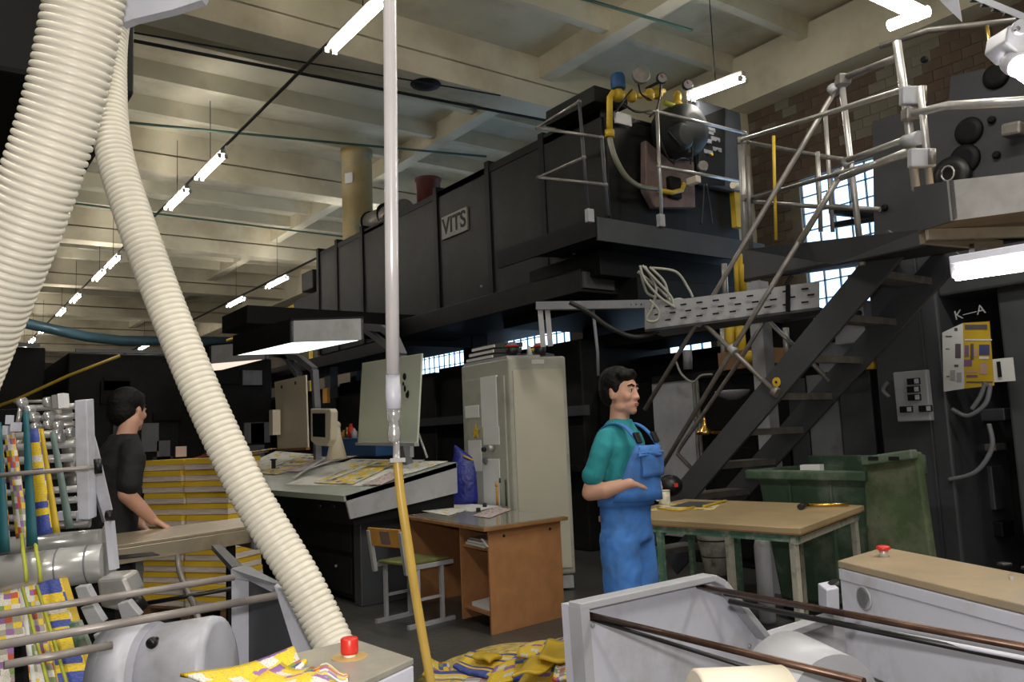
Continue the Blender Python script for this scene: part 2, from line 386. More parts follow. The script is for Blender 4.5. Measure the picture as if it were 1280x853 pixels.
run(160, 262, 400, 292, 18.9, .022, 'conduit', 'green conduit crossing under the third ceiling bay', mat('green_conduit', (.05, .11, .08), .5), 0, 10)
a, b = PZ(735, 0, 6.4), PZ(865, 38, 6.4)
MB().tube([a-(b-a), b], .02, 8).build('conduit', mat('green_conduit', (.05, .11, .08), .5), label='short green conduit under the ceiling above the gas burner', cat='pipe')
# lamp rows
def tube_light(name, c, dirv, L=1.25, group='', label='', two=True, m=None, hang=None):
    c = Vector(c); d = Vector(dirv).normalized(); s = d.cross(V(0, 0, 1)).normalized()
    t = thing(name, label, 'ceiling light', c, group or None)
    MB().bar(c-d*L/2, c+d*L/2, .07, .06).build('housing', M_['fixt'], t)
    for k in ((-1, 1) if two else (0,)):
        MB().tube([c-d*(L/2-.04)+s*.05*k-V(0, 0, .06), c+d*(L/2-.04)+s*.05*k-V(0, 0, .06)], .018, 8).build('tube', m or M_['tube'], t)
        for e in (-1, 1): MB().bar(c+d*e*(L/2-.03)+s*.05*k-V(0, 0, .07), c+d*e*(L/2)+s*.05*k-V(0, 0, .07), .05, .06).build('end_cap', M_['fixt'], t)
    if hang: MB().cyl(c, (c.x, c.y, hang), .006, 5).build('hanger', M_['darker'], t)
    return t
row1 = [(7.45, 1.7), (12.9, 1.3), (14.9, 1.3), (18.0, 1.3), (20.6, 1.3), (22.3, 1.3), (25.9, 1.3), (28.6, 1.3), (33, 1.3), (36, 1.3), (39, 1.3), (42, 1.3), (45, 1.3), (48, 1.3)]
names1 = ['nearest twin-tube lamp above the steel air pipe', 'second twin-tube lamp of the long row, right of the ribbed hose', 'third twin-tube lamp of the long row, beside the ribbed hose', 'fourth twin-tube lamp of the long row, behind the ribbed hose']
for i, (y, L) in enumerate(row1):
    tube_light('tube_light', (3.7, y, 5.87), (0, 1, 0), L, 'twin-tube lamps of the long row', names1[i] if i < 4 else '%s twin-tube lamp of the long row, counted from the near end' % ('fifth sixth seventh eighth ninth tenth eleventh twelfth thirteenth fourteenth'.split()[i-4]), hang=6.9)
MB().bar((3.7, -3, 5.92), (3.7, 60, 5.92), .03, .03).build('lamp_rail', M_['mid'], label='long dark hanging rail that carries the left lamp row', cat='rail')
for i, y in enumerate((20.9, 24.3, 36.2, 16.5)):
    tube_light('tube_light', (7.72, y, 5.75), (0, 1, 0), 1.5, 'lamps beyond the far end of the dryer', ['lone lamp glowing just left of the dryer\'s far end', 'lamp beyond the dryer, lower left of its neighbour', 'tiny far lamp above the blue duct', 'lamp half hidden behind the far end of the dryer'][i], hang=6.9)
MB().bar((7.72, 14.5, 5.82), (7.72, 60, 5.82), .04, .04).build('lamp_rail', M_['darker'], label='dark hanging rail beyond the dryer', cat='rail')
# lamp over the burner
a, b = P(930, 97, 9.7), P(862, 122, 10.4)
tube_light('tube_light', (a+b)/2+V(0, 0, .05), b-a, (b-a).length, '', 'bright twin-tube lamp beside the pressure gauges over the burner', hang=7.0)
# lamp at the top edge near the white reflector
t = thing('reflector_lamp', 'very near bright tube lamp with white triangular reflector at the top edge', 'lamp', P(1160, 10, 3.0))
MB().tube([P(1060, -25, 3.0), P(1152, 18, 3.0)], .028, 12).build('tube', M_['tubew'], t)
MB().tube([P(1112, 32, 3.3), P(1160, 14, 3.3)], .022, 12).build('tube', M_['tubew'], t)
MB().prism([P(1143, -30, 2.95), P(1203, 28, 2.9), P(1193, -30, 2.9)], V(0, 0, .02)).build('reflector', M_['white'], t)
for x_, y_ in ((1080, -16), (1140, 12)):
    q = P(x_, y_, 3.0); MB().cyl(q, (q.x, q.y, 7.3), .006, 6).build('hanger', M_['mid'], t)
q = P(1170, -20, 2.95); MB().cyl(q, (q.x, q.y, 7.3), .01, 6).build('hanger', M_['mid'], t)
t = thing('arm_lamp', 'white box lamp with twin round tube ends on a perforated steel arm', 'lamp', P(1262, 60, 2.6))
c = P(1272, 48, 2.6)
MB().prism([P(x, y, 2.55) for x, y in ((1261, 32), (1290, 25), (1330, 40), (1330, 75), (1272, 66), (1257, 52))], fw*.12).build('housing', M_['lgrey'], t, bevel=.006)
MB().lathe(P(1270, 37, 2.54), [(.012, 0), (.022, .01), (.022, .03)], 16, -fw).build('socket', M_['lgrey'], t)
MB().lathe(P(1270, 37, 2.52), [(.008, 0), (.008, .01)], 10, -fw).build('pin', M_['black'], t)
MB().tube([P(1265, 76, 2.6), P(1330, 120, 2.35)], .032, 14).build('tube', M_['tubew'], t)
MB().lathe(P(1265, 76, 2.6), [(.038, 0), (.04, .02), (.036, .05)], 18, P(1330, 120, 2.35)-P(1265, 76, 2.6)).build('end_cap', M_['white'], t)
arm = MB().bar(P(1175, -22, 3.2), P(1300, 30, 2.9), .10, .02).build('perforated_arm', M_['lgrey'], t)
MB().bar(P(1175, -22, 3.2), V(P(1175, -22, 3.2).x, P(1175, -22, 3.2).y, 7.3), .05, .05).build('drop_post', M_['lgrey'], t)
MB().cyl(P(1290, 30, 2.9), P(1280, 45, 2.65), .03, 10).build('swivel', M_['lgrey'], t)
h = MB()
for k in range(9):
    q = P(1175, -22, 3.2).lerp(P(1300, 30, 2.9), .06+k*.11)-V(0, 0, .012); h.bar(q-V(.02, -.014, 0), q+V(.02, -.014, 0), .014, .006)
h.build('slot', M_['darker'], arm)
# lamp under the landing at right
t = thing('tube_light', 'white twin-tube lamp glowing under the landing, right of the stairs', 'lamp', P(1240, 335, 2.9))
MB().bar(P(1188, 327, 2.95), P(1330, 303, 2.75), .05, .03).build('housing', M_['white'], t, bevel=.004)
MB().tube([P(1194, 345, 2.93), P(1330, 325, 2.73)], .019, 12).build('tube', M_['tubew'], t)
MB().tube([P(1192, 339, 2.97), P(1330, 318, 2.77)], .016, 12).build('tube', M_['tubew'], t)
MB().bar(P(1188, 338, 2.95), P(1196, 337, 2.94), .05, .06).build('end_cap', M_['white'], t, bevel=.006)
for x_ in (1215, 1300): q = P(x_, 324 if x_ < 1250 else 311, 2.9 if x_ < 1250 else 2.8); MB().bar(q, P(x_, 306 if x_ < 1250 else 296, 4.3), .02, .02).build('bracket', M_['mid'], t)
# big blue duct far away
pts = [PY(x, y, 30) for x, y in ((-30, 396), (30, 404), (108, 421), (150, 426), (250, 427), (300, 427))]
MB().tube(pts, .17, 16).build('blue_duct', M_['bluepipe'], label='long dull blue round duct crossing the far hall under the lamps', cat='duct')
MB().tube([PY(-20, 514, 13.2), PY(20, 500, 13.2), PY(85, 470, 13.2), PY(150, 445, 13.2)], .022, 8).build('sloping_pipe', M_['yel'], label='thin yellow pipe sloping up in the far left of the hall', cat='pipe')
# far machinery silhouettes
fm = random.Random(5)
t = thing('far_press', 'dark cluttered printing press far down the hall at left', 'machine', (-1, 30, 0))
for k, (x0, x1, y, z) in enumerate(((-3.2, -.4, 15, 3.0), (-.2, 1.9, 16.5, 3.3), (2.1, 3.9, 15.4, 3.1), (4.1, 6.0, 16.6, 3.2), (-7, -3.5, 14, 3.5))):
    MB().bb((x0, y, 0), (x1, y+3, z)).build('body', M_['dark'], t, bevel=.03)
    for j in range(9):
        xx = fm.uniform(x0+.1, x1-.4); zz = fm.uniform(.8, z-.5)
        MB().bb((xx, y-.06, zz), (xx+fm.uniform(.2, .6), y, zz+fm.uniform(.1, .5))).build('panel', M_[fm.choice(['mid', 'darker', 'grey'])], t)
    MB().bb((x0+.1, y-.1, z), (x1-.1, y-.04, z+.06)).build('rail', M_['grey'], t)
t = thing('far_platform_railing', 'yellow platform railing far away beyond the dryer', 'railing', (6, 22, 2.5))
MB().cyl(PY(388, 396, 20), (PY(388, 396, 20).x, 20, 0), .05, 8).build('post', M_['yel'], t)
q = [PY(x, y, 20) for x, y in ((170, 438), (255, 412), (330, 400), (396, 372))]
MB().tube([PY(283, 416, 20), PY(396, 372, 20)], .035, 8).build('rail', M_['yel'], t)
MB().tube([PY(283, 426, 20), PY(396, 390, 20)], .03, 8).build('rail', M_['yel'], t)
for x, y1, y2 in ((300, 410, 424), (330, 398, 412), (360, 386, 402), (388, 376, 396)): MB().tube([PY(x, y1, 20), PY(x, y2+8, 20)], .03, 6).build('post', M_['yel'], t)
# dark box added overhead to black out the top left
t = thing('overhead_blackout', 'dark box added overhead to blacken the corner behind the big ribbed hose', 'machine', (-.6, 5, 4))
MB().bb((-3.0, 4.6, 3.3), (.92, 7.5, 6.2)).build('body', M_['darker'], t, bevel=.03)
MB().bb((-2.9, 4.5, 3.9), (.85, 4.6, 4.0)).build('flange', M_['dark'], t)
MB().bb((-.9, 4.52, 3.6), (-.82, 4.6, 5.5)).build('flange', M_['dark'], t)
for x in (-2.5, .1): MB().bb((x, 6.5, 6.2), (x+.12, 6.62, 7.35)).build('hanger', M_['dark'], t)
# white folded plate at top
MB().prism([P(x, y, 2.0) for x, y in ((148, -20), (150, 30), (165, 24), (215, 12), (252, 0), (262, -20))], V(.02, .03, .005)).build('white_hood_plate', M_['white'], label='curved white metal plate at the top edge beside the big hose', cat='plate')
# black round vent on the beam
MB().lathe(PY(532, 104, 9.95), [(.24, 0), (.22, .03), (.1, .05)], 14, (0, 0, -1)).build('round_vent', M_['darker'], label='dark round fitting on the ceiling behind the nearest beam', cat='vent')
# ================================================================== DRYER WITH BURNER, ON ITS GANTRY
DX, DY0 = 6.4, PX(758, 250, 6.4).y
zt, zb = 5.2, 3.12
dr = thing('dryer', 'huge dark box-shaped dryer on the upper gantry with a pale name plate', 'machine', (DX, DY0, zb))
ylist = [DY0]+[PX(x, 300, DX).y for x in (682, 612, 547, 482, 453, 420, 398)]
for i in range(len(ylist)-1):
    a, b = ylist[i], ylist[i+1]
    MB().bb((DX+.012*(i % 2), a+.025, zb), (DX+.3, b-.025, zt-.02*i)).build('side_panel', M_['dark'], dr, bevel=.008)
    MB().bb((DX-.03 if i in (2, 4, 6) else DX-.012, b-.05, zb), (DX+.2, b+.05, zt+.03)).build('seam_strip', M_['darker'], dr)
ye = ylist[-1]
MB().bb((DX+.05, DY0, zb), (8.75, ye+.1, zt-.12)).build('body', M_['dark'], dr, bevel=.01)
MB().bb((DX, DY0+.02, zt-.14), (8.7, ye, zt-.05)).build('top', M_['darker'], dr)
MB().bb((DX+.1, ye, zb+.3), (8.4, ye+1.6, zt-.75)).build('end_section', M_['darker'], dr, bevel=.02)
MB().bb((DX+.2, ye+.8, 4.6), (DX+.8, ye+1.4, 5.0)).build('end_box', M_['dark'], dr, bevel=.02)
# plaque
c = PX(570, 279, DX-.02); pq = MB().bb((DX-.03, PX(586, 279, DX).y, c.z-.17), (DX, PX(554, 279, DX).y, c.z+.17)).build('name_plate', mat('name_plate_paint', (.19, .19, .165), .5), dr)
text('VITS', (DX-.034, (PX(586, 279, DX).y+PX(554, 279, DX).y)/2, c.z), (0, -1, 0), (0, 0, 1), .34, M_['darker'], pq, bold=.006)
for y, z in ((DY0+.6, 3.55), (DY0+2.6, 3.5)): MB().cyl((DX-.03, y, z), (DX+.02, y, z), .015, 8).build('bolt', M_['grey'], dr)
# burner end
E_ = DY0-.02
def e(px, py, d=0.0): return PY(px, py, E_-d)
MB().prism([e(743, 106, .1), e(785, 118, .1), e(785, 135, .1), e(743, 126, .1)], V(0, .9, 0)).build('control_box', M_['dark'], dr, bevel=.01)
br = MB().lathe(e(834, 172, 0), [(.30, 0), (.33, .05), (.33, .32), (.28, .42), (.16, .46)], 28, (0, -1, 0)).build('burner_drum', mat('drum_paint', (.03, .034, .034), .55, spec=.25), dr)
MB().lathe(e(845, 174, .4), [(.16, 0), (.16, .12), (.12, .16)], 20, (0, -1, 0)).build('burner_cap', mat('drum_paint', (.03, .034, .034), .55, spec=.25), br)
MB().bar(e(835, 165, .6), e(850, 182, .6), .03, .02).build('cap_handle', M_['black'], br)
MB().prism([e(800, 178, .03), e(826, 200, .03), e(860, 205, .03), e(862, 262, .03), e(812, 262, .03), e(800, 240, .03)], V(0, -.1, 0)).build('insulated_flange', M_['pink'], dr, bevel=.015)
MB().bb(e(828, 250, .05), e(852, 222, .2)).build('duct_mouth', M_['darker'], dr, bevel=.02)
MB().bb(e(768, 154, .01), e(789, 144, .04)).build('sight_window', M_['paper'], dr)
# gas train
gt = thing('gas_pipework', 'yellow gas pipe train with valves across the top of the burner', 'pipework', e(762, 170, .3))
MB().tube([e(762, 168, .3), e(762, 122, .3), e(766, 116, .3), e(775, 116, .3)], .036, 12).build('riser', M_['yel'], gt)
MB().cyl(e(762, 172, .3), e(762, 163, .3), .055, 12).build('collar', M_['yel'], gt)
MB().tube([e(775, 117, .3), e(800, 120, .3), e(830, 114, .3)], .032, 12).build('header', M_['yel'], gt)
MB().tube([e(830, 128, .3), e(846, 134, .3), e(862, 138, .3)], .03, 12).build('header', M_['ygrn'], gt)
for x, y, r in ((773, 118, .075), (790, 119, .06), (812, 117, .06), (822, 115, .065), (848, 133, .07)):
    MB().lathe(e(x, y+5, .3), [(r*.6, -.03), (r, 0), (r, .06), (r*.6, .1)], 14).build('valve', M_['yel'], gt)
MB().lathe(e(847, 128, .3), [(.04, 0), (.05, .04), (.05, .1), (.02, .14)], 12).build('regulator', M_['yel'], gt)
MB().lathe(e(773, 112, .3), [(.075, 0), (.085, .02), (.085, .14), (.075, .17), (.07, .18)], 14).build('blue_actuator', M_['blue'], gt, label='blue round actuator')
MB().lathe(e(773, 95.5, .3), [(.07, 0), (.055, .02)], 14).build('actuator_cap', M_['mid'], gt)
MB().bb(e(808, 113, .25), e(822, 101, .45)).build('black_actuator', M_['darker'], gt, bevel=.01)
hn = MB().lathe(e(800, 96, .45), [(.04, -.06), (.09, 0), (.105, .05), (.09, .08)], 20, V(-.5, -.8, -.1)).build('pressure_switch_bell', M_['dsteel'], gt)
for x, y, r in ((826, 99, .065), (858, 107, .065)):
    g = MB().lathe(e(x, y, .45), [(r*.9, 0), (r, .01), (r, .05), (r*.85, .055)], 20, V(-.45, -.85, -.15)).build('gauge', M_['black'], gt)
    MB().lathe(e(x, y, .45)+V(-.45, -.85, -.15)*.06, [(r*.8, 0), (r*.78, .004)], 20, V(-.45, -.85, -.15)).build('dial', M_['lgrey'], g)
    MB().bar(e(x, y, .45)+V(-.45, -.85, -.15)*.07+V(-.03, 0, .03), e(x, y, .45)+V(-.45, -.85, -.15)*.07, .012, .004).build('needle', M_['red'], g)
    MB().cyl(e(x, y+4, .4), e(x, y+25, .32), .014, 8).build('gauge_stem', M_['steel'], g)
MB().tube(bez([e(762, 172, .3), e(768, 195, .35), e(782, 220, .35), e(800, 233, .3), e(822, 236, .25)]), .03, 8).build('flexible_hose', mat('translucent_hose', (.25, .24, .19), .35), gt)
MB().tube([e(824, 238, .2), e(840, 241, .2), e(852, 238, .2), e(855, 230, .2)], .03, 10).build('lower_pipe', M_['yel'], gt)
MB().bb(e(858, 232, .2), e(876, 220, .36)).build('junction_box', M_['cream'], gt, bevel=.008)
MB().lathe(e(878, 208, .3), [(.05, -.02), (.07, 0), (.06, .04)], 14, V(-.5, -.8, 0)).build('grey_fitting', M_['dsteel'], gt)
for pts in ([(798, 105), (802, 118), (815, 125)], [(826, 104), (824, 125), (820, 138), (812, 146)], [(819, 140), (824, 170), (834, 196), (843, 205)], [(857, 150), (861, 175), (866, 190), (863, 205)], [(770, 140), (782, 122), (790, 112)], [(778, 128), (795, 140), (815, 138)], [(842, 202), (852, 198), (860, 200)], [(883, 230), (888, 262), (890, 280)], [(880, 230), (878, 262), (876, 280)]):
    MB().tube(bez([e(x, y, .42) for x, y in pts], 5), .011, 6).build('cable', M_['rubber'], gt)
MB().tube([e(855, 150, .4), e(860, 165, .4), e(862, 190, .4)], .016, 8).build('steel_tube', M_['dsteel'], gt)
# electric box
eb = thing('burner_switchbox', 'dark grey switch box standing right of the burner drum', 'electrical box', e(895, 285, .1))
MB().prism([e(872, 148, .12), e(905, 135, .12), e(905, 232, .12), e(872, 232, .12)], V(0, -.02, 0)).build('door', M_['dark'], eb, bevel=.004)
MB().bb(e(870, 234, .0), e(926, 140, .12)).build('body', M_['mid'], eb, bevel=.03)
for x, y in ((884, 180), (890, 178), (896, 177), (884, 193), (896, 189)): MB().lathe(e(x, y, .14), [(.018, 0), (.015, .02)], 8, (0, -1, 0)).build('switch', M_['black'], eb)
for x, y in ((884, 176), (894, 174), (885, 190), (896, 187), (888, 162), (886, 165)): MB().bb(e(x-5, y+1, .141), e(x+6, y-1.2, .146)).build('label_strip', M_['grey'], eb)
MB().lathe(e(889, 193, .14), [(.025, 0), (.02, .02)], 8, (0, -1, 0)).build('orange_switch', M_['yel'], eb, label='orange rotary switch')
MB().bb(e(915, 285, .02), e(926, 234, .1)).build('conduit', M_['yel'], eb)
MB().lathe(e(920, 232, .2), [(.05, -.06), (.06, 0), (.05, .06)], 12, (1, 0, 0)).build('alarm_bell', M_['cream'], eb)
# platform round the burner end
pz = 3.6
c1, c2, c0 = PZ(745, 275, pz), PZ(948, 310, pz), PZ(686, 288, pz)
pf = thing('burner_platform', 'dark steel platform with folded edge under the burner end', 'platform', c1)
MB().prism([c1, V(c2.x, c1.y, pz), V(c2.x, DY0+.1, pz), V(c1.x, DY0+1.2, pz)], V(0, 0, -.03)).build('deck', M_['mid'], pf)
MB().bb((c1.x, c1.y-.02, pz-.22), (c2.x, c1.y+.01, pz+.03)).build('front_fascia', M_['mid'], pf, bevel=.004)
MB().bb((c1.x-.02, c1.y, pz-.18), (c1.x+.01, DY0+1.2, pz+.03)).build('side_fascia', M_['darker'], pf)
MB().bb((c1.x+.3, c1.y+.3, pz-.5), (8.7, DY0+1.0, pz-.22)).build('support_beam', M_['darker'], pf, bevel=.01)
MB().bb((c1.x+.75, c1.y+.2, pz-.75), (8.7, DY0+2.2, pz-.5)).build('support_beam', M_['dark'], pf, bevel=.01)
# gantry beams below
pr = thing('printing_press', 'long black printing press filling the space under the dryer and behind the stairs', 'machine', (6.4, 8, 0)); ga = pb = pr
g0, g1 = PX(727, 350, 5.9), PX(512, 405, 5.9)
MB().bb((5.88, g0.y, g0.z-.13), (6.9, g1.y+.5, g0.z+.13)).build('beam', M_['dark'], ga, bevel=.008)
MB().bb((5.9, g0.y-.03, g0.z-.09), (6.36, g0.y, g0.z+.09)).build('end_cover', M_['mid'], ga)
g2 = PY(330, 398, g1.y+.5)
MB().bb((3.6, g1.y+.3, 3.05), (6.9, g1.y+1.4, 3.3)).build('cross_beam', M_['darker'], ga, bevel=.01)
MB().bb((6.2, g1.y+.5, 2.85), (7.3, 24, 3.05)).build('beam', M_['darker'], ga)
for y in (8.4, 11.5, 16, 20): MB().bb((7.6, y, 0), (7.9, y+.3, zb)).build('post', M_['darker'], ga)
# chimneys
ch = thing('exhaust_duct', 'tall yellowed round exhaust duct rising from the dryer to the ceiling', 'duct', (7.3, 12, 5.1))
c = PX(447, 262, 6.85)
MB().lathe((c.x, c.y, 4.9), [(.30, 0), (.30, .05), (.29, .06), (.29, 2.0), (.31, 2.02), (.31, 2.14)], 28).build('shaft', M_['chim'], ch)
MB().box(Vector((c.x, c.y, PX(443, 218, c.x-.25).z))+V(-.25, -.17, 0), (.02, .17, .2), R=Matrix.Rotation(.5, 3, 'Z')).build('notice', M_['paper'], ch)
MB().cyl((c.x+.1, c.y, 5.55), (c.x+.1, c.y-1.7, 5.45), .2, 20).build('branch', M_['dsteel'], ch)
for k in (.35, 1.0): MB().cyl((c.x+.1, c.y-k, 5.53), (c.x+.1, c.y-k-.04, 5.53), .225, 20).build('flange', M_['darker'], ch)
c = PX(535, 222, 7.4)
MB().lathe((c.x, c.y, 5.0), [(.20, 0), (.22, 1.0), (.24, 1.02), (.24, 1.06)], 20).build('maroon_stack', M_['redp'], label='short maroon round stack on top of the dryer', cat='duct')
# railing at left of platform
def railing(name, label, posts, rails, r=.022, m='dsteel', loc=None):
    t = thing(name, label, 'railing', loc or posts[0][1])
    for a, b in posts: MB().cyl(a, b, r, 10).build('post', M_[m if m == 'steel' else 'mid'], t)
    for pts in rails:
        MB().tube(pts, r*.95, 10).build('rail', M_[m], t)
        for p in (pts[0], pts[-1]): MB().sphere(p, r*1.35, 8, 6).build('clamp', M_[m], t)
    return t
cs = c1.x+.03; yB = c1.y+1.05
a1 = PX(724, 127, cs); pA = (a1, V(cs, a1.y, pz)); b0 = PX(671, 160, cs)
e1 = PY(752, 171, a1.y+.15)
railing('side_railing', 'black and steel tube railing left of the burner, over the platform edge',
    [(PX(724, 127, cs), PX(735, 262, cs)), (PX(752, 171, cs-.05), PX(760, 270, cs-.05))],
    [[PX(671, 160, cs), PX(724, 127, cs)], [PX(671, 160, cs), PX(752, 172, cs-.05)], [PX(673, 222, cs), PX(730, 197, cs)], [PX(673, 222, cs), PX(757, 231, cs-.05)]], .019, loc=c1)
for x, y in ((736, 272), (826, 277)): pass
yF = c1.y+.02
railing('front_railing', 'two bright steel tubes in front of the burner drum', [(PY(821, 138, yF), PY(827, 278, yF))],
    [[PY(820, 139, yF), PY(932, 167, yF)], [PY(823, 208, yF), PY(935, 229, yF)]], .021, 'steel')
for px, py in ((737, 270), (826, 276)):
    q = PY(px, py, c1.y-.04); MB().bb((q.x-.04, q.y-.03, q.z-.07), (q.x+.04, q.y+.03, q.z+.07)).build('rail_socket', M_['lgrey'], pf, bevel=.006)

# ================================================================== PRESS LINE UNDER THE DRYER

ys_ = [7.6, 9.3, 11.1, 12.9, 14.8, 16.8, 19, 21.5, 25]
for i in range(len(ys_)-1):
    MB().bb((6.6+.06*(i % 2), ys_[i]+.02, 0), (8.2, ys_[i+1]-.02, 2.55-.05*(i % 3))).build('side_panel', M_['darker' if i % 2 else 'dark'], pr, bevel=.02)
MB().bb((6.52, 7.5, 1.62), (6.6, 12, 1.74)).build('rail', M_['mid'], pr)
MB().bb((6.45, 7.6, .95), (6.6, 24, 1.02)).build('rail', M_['dark'], pr)
# units seen through the left gap, with orange lamps
for k, (px, y0, y1) in enumerate(((323, 516, 558), (300, 518, 552))):
    q = PX(px, (y0+y1)/2, 6.3)
    s_ = MB().bb((6.27, q.y-.11, q.z-.42), (6.33, q.y+.11, q.z+.42)).build('indicator_strip', M_['grey'], pr)
    for dz in (-.28, -.2, -.12, .14, .22, .3): MB().bb((6.25, q.y-.04, q.z+dz-.02), (6.275, q.y+.04, q.z+dz+.02)).build('orange_light', M_['led'], s_)
    MB().bb((6.33, q.y-.6, 0), (7, q.y+.6, 2.4)).build('unit_cover', M_['darker'], pr, bevel=.03)
for px, py, w_, h_ in ((320, 473, .35, .3), (295, 478, .3, .3), (308, 507, .2, .17), (335, 506, .2, .17), (322, 562, .25, .17), (195, 500, .2, .2), (198, 522, .3, .35), (284, 560, .2, .2)):
    q = PX(px, py, 6.3); MB().bb((6.26, q.y-w_/2, q.z-h_/2), (6.34, q.y+w_/2, q.z+h_/2)).build('cover_plate', M_['grey'] if py > 490 else M_['mid'], pr, bevel=.01)
q = PX(406, 478, 6.3); MB().bb((6.35, q.y-.14, q.z-.3), (6.5, q.y+.14, q.z+.3)).build('notice_plate', M_['mid'], pr)
q = PX(406, 494, 6.3); MB().bb((6.3, q.y-.1, q.z-.15), (6.36, q.y+.1, q.z+.12)).build('orange_label', M_['orng'], pr)
# section behind the stairs

XB = 6.8
def pnl(x0, x1, y0, y1, nm, m, dx=0, par=None):
    """panel on the X=XB plane covering pixel columns x0..x1, between heights"""
    a, b = PX(x0, 500, XB-dx).y, PX(x1, 500, XB-dx).y
    return MB().bb((XB-dx-.03, min(a, b), y0), (XB-dx, max(a, b), y1)).build(nm, M_[m], par or pb, bevel=.006)
MB().bb((XB, 3.85, 0), (8.2, 7.55, 1.95)).build('body', M_['darker'], pb, bevel=.01)
pnl(818, 868, .25, 1.93, 'grey_door', 'lgrey'); pnl(988, 1010, .1, 1.83, 'door', 'mid'); pnl(1012, 1050, .1, 1.85, 'grey_door', 'grey')
pnl(1052, 1092, .1, 1.87, 'door', 'slate'); pnl(890, 984, .1, 1.2, 'door', 'darker')
for x in (868, 872): q = PX(x, 500, XB-.04); MB().bb((q.x, q.y-.012, .2), (q.x+.02, q.y+.012, 1.92)).build('hinge_strip', M_['steel'], pb)
MB().bb((XB-.05, PX(1092, 500, XB).y, 1.93), (8.2, PX(820, 500, XB).y, 2.0)).build('top_ledge', M_['dark'], pb)
MB().bb((XB-.12, PX(968, 460, XB).y, 1.98), (XB+.2, PX(908, 460, XB).y, 2.16)).build('cardboard_box', M_['kraft'], label='flat brown cardboard box on the ledge behind the stair rails', cat='box')
MB().lathe(PX(916, 496, XB-.3), [(.05, -.03), (.14, .01), (.17, .05), (.165, .06)], 18).build('lamp_bowl', M_['lgrey'], pb)
q = PX(881, 533, XB-.1); bl = thing('brass_valve', 'small brass valve between the stair rails behind the worker', 'valve', q)
MB().lathe(q, [(.02, .1), (.03, .06), (.03, .0), (.09, -.05), (.1, -.09)], 14).build('body', M_['gold'], bl)
MB().bar(q+V(0, 0, -.07), q+V(.05, -.3, -.07), .03, .03).build('lever', M_['gold'], bl)
# machinery in the upper gap between platform and ledge
MB().bb((7.3, 3.9, 2.0), (7.9, 5.9, 2.5)).build('motor_block', M_['darker'], pb, bevel=.04)
MB().bb((7.6, 6.3, 2.0), (8.2, 9.3, 2.35)).build('motor_block', M_['darker'], pb, bevel=.04)
MB().bb((7.0, 5.2, 2.45), (7.9, 9.5, 2.62)).build('top_beam', M_['darker'], pb)
for x, y0, y1, r, m in ((921, 320, 372, .035, 'yel'), (929, 318, 368, .05, 'yel'), (941, 322, 372, .03, 'wcable'), (905, 330, 375, .03, 'steel'), (903, 410, 452, .03, 'steel'), (982, 410, 450, .03, 'steel'), (925, 408, 445, .05, 'yel'), (912, 408, 440, .05, 'yel')):
    MB().cyl(PX(x, y0, 6.75), PX(x+2, y1, 6.75), r, 10).build('pipe', M_[m], pb)
MB().sphere(PX(936, 446, 6.6), (.07, .07, .06), 12, 8).build('valve_head', M_['yel'], pb)
MB().tube(bez([PX(x, y, 6.65) for x, y in ((845, 452), (852, 468), (866, 478), (876, 470), (890, 468))]), .012, 6).build('cable', M_['wcable'], pb)
MB().cyl(PX(859, 438, 6.7), PX(860, 462, 6.7), .05, 12).build('pipe', M_['grey'], pb)
# control box with knobs behind stair at right
kb = thing('knob_panel', 'small grey panel with black knobs between the upper stair treads', 'control panel', PX(1065, 430, 6.6))
MB().bb((6.55, PX(1084, 395, 6.6).y, PX(1065, 430, 6.6).z), (6.7, PX(1045, 395, 6.6).y, PX(1065, 378, 6.6).z)).build('body', M_['lgrey'], kb, bevel=.01)
for x in (1050, 1059, 1074): MB().lathe(PX(x, 392, 6.55), [(.028, 0), (.022, .03)], 12, (-1, 0, 0)).build('knob', M_['black'], kb)
MB().lathe(PX(1081, 453, 6.5), [(.02, 0), (.04, .02), (.04, .05)], 12, (-1, 0, 0)).build('emergency_button', M_['red'], kb)
MB().bb((6.5, PX(1090, 450, 6.5).y, PX(1081, 462, 6.5).z), (6.6, PX(1072, 450, 6.5).y, PX(1081, 442, 6.5).z)).build('button_plate', M_['yel'], kb)
MB().bb((6.62, PX(1090, 430, 6.6).y, PX(1065, 462, 6.6).z), (6.72, PX(1020, 430, 6.6).y, PX(1065, 425, 6.6).z)).build('lower_plate', M_['grey'], kb)
# white square post
MB().bar(V(6.0, PX(958, 500, 6.0).y, 0), V(6.0, PX(958, 500, 6.0).y, PX(952, 352, 6.0).z), .13, .13, (1, 0, 0)).build('pale_post', M_['lgrey'], label='pale grey square post behind the stair rails', cat='post')
# cable trays
ct = thing('cable_tray', 'grey slotted cable tray running behind the stairs', 'cable tray', P(900, 400, 6.6))
T = [(820, 405, 6.9), (900, 388, 6.5), (1020, 363, 5.9)]
MB().prism([P(806, 380, 6.9), P(1024, 352, 6.0), P(1024, 384, 6.0), P(806, 412, 6.9)], V(.05, .03, 0)).build('side', M_['lgrey'], ct)
MB().prism([P(806, 412, 6.9), P(1024, 384, 6.0), P(1040, 388, 6.3), P(830, 418, 7.2)], V(0, 0, -.02)).build('underside', M_['mid'], ct)
sl = MB()
for r_ in range(3):
    for k in range(10):
        u = .03+k*.097+.03*(r_ % 2); tx = lambda uu: P(806, 380, 6.9).lerp(P(1024, 352, 6.0), uu).lerp(P(806, 412, 6.9).lerp(P(1024, 384, 6.0), uu), .22+.26*r_)-fw*.03
        sl.bar(tx(u), tx(u+.035), .006, .012)
sl.build('slots', M_['darker'], ct, kind='stuff')
MB().bar(P(985, 356, 6.1), P(985, 390, 6.1), .02, .03).build('joint_strip', M_['darker'], ct)
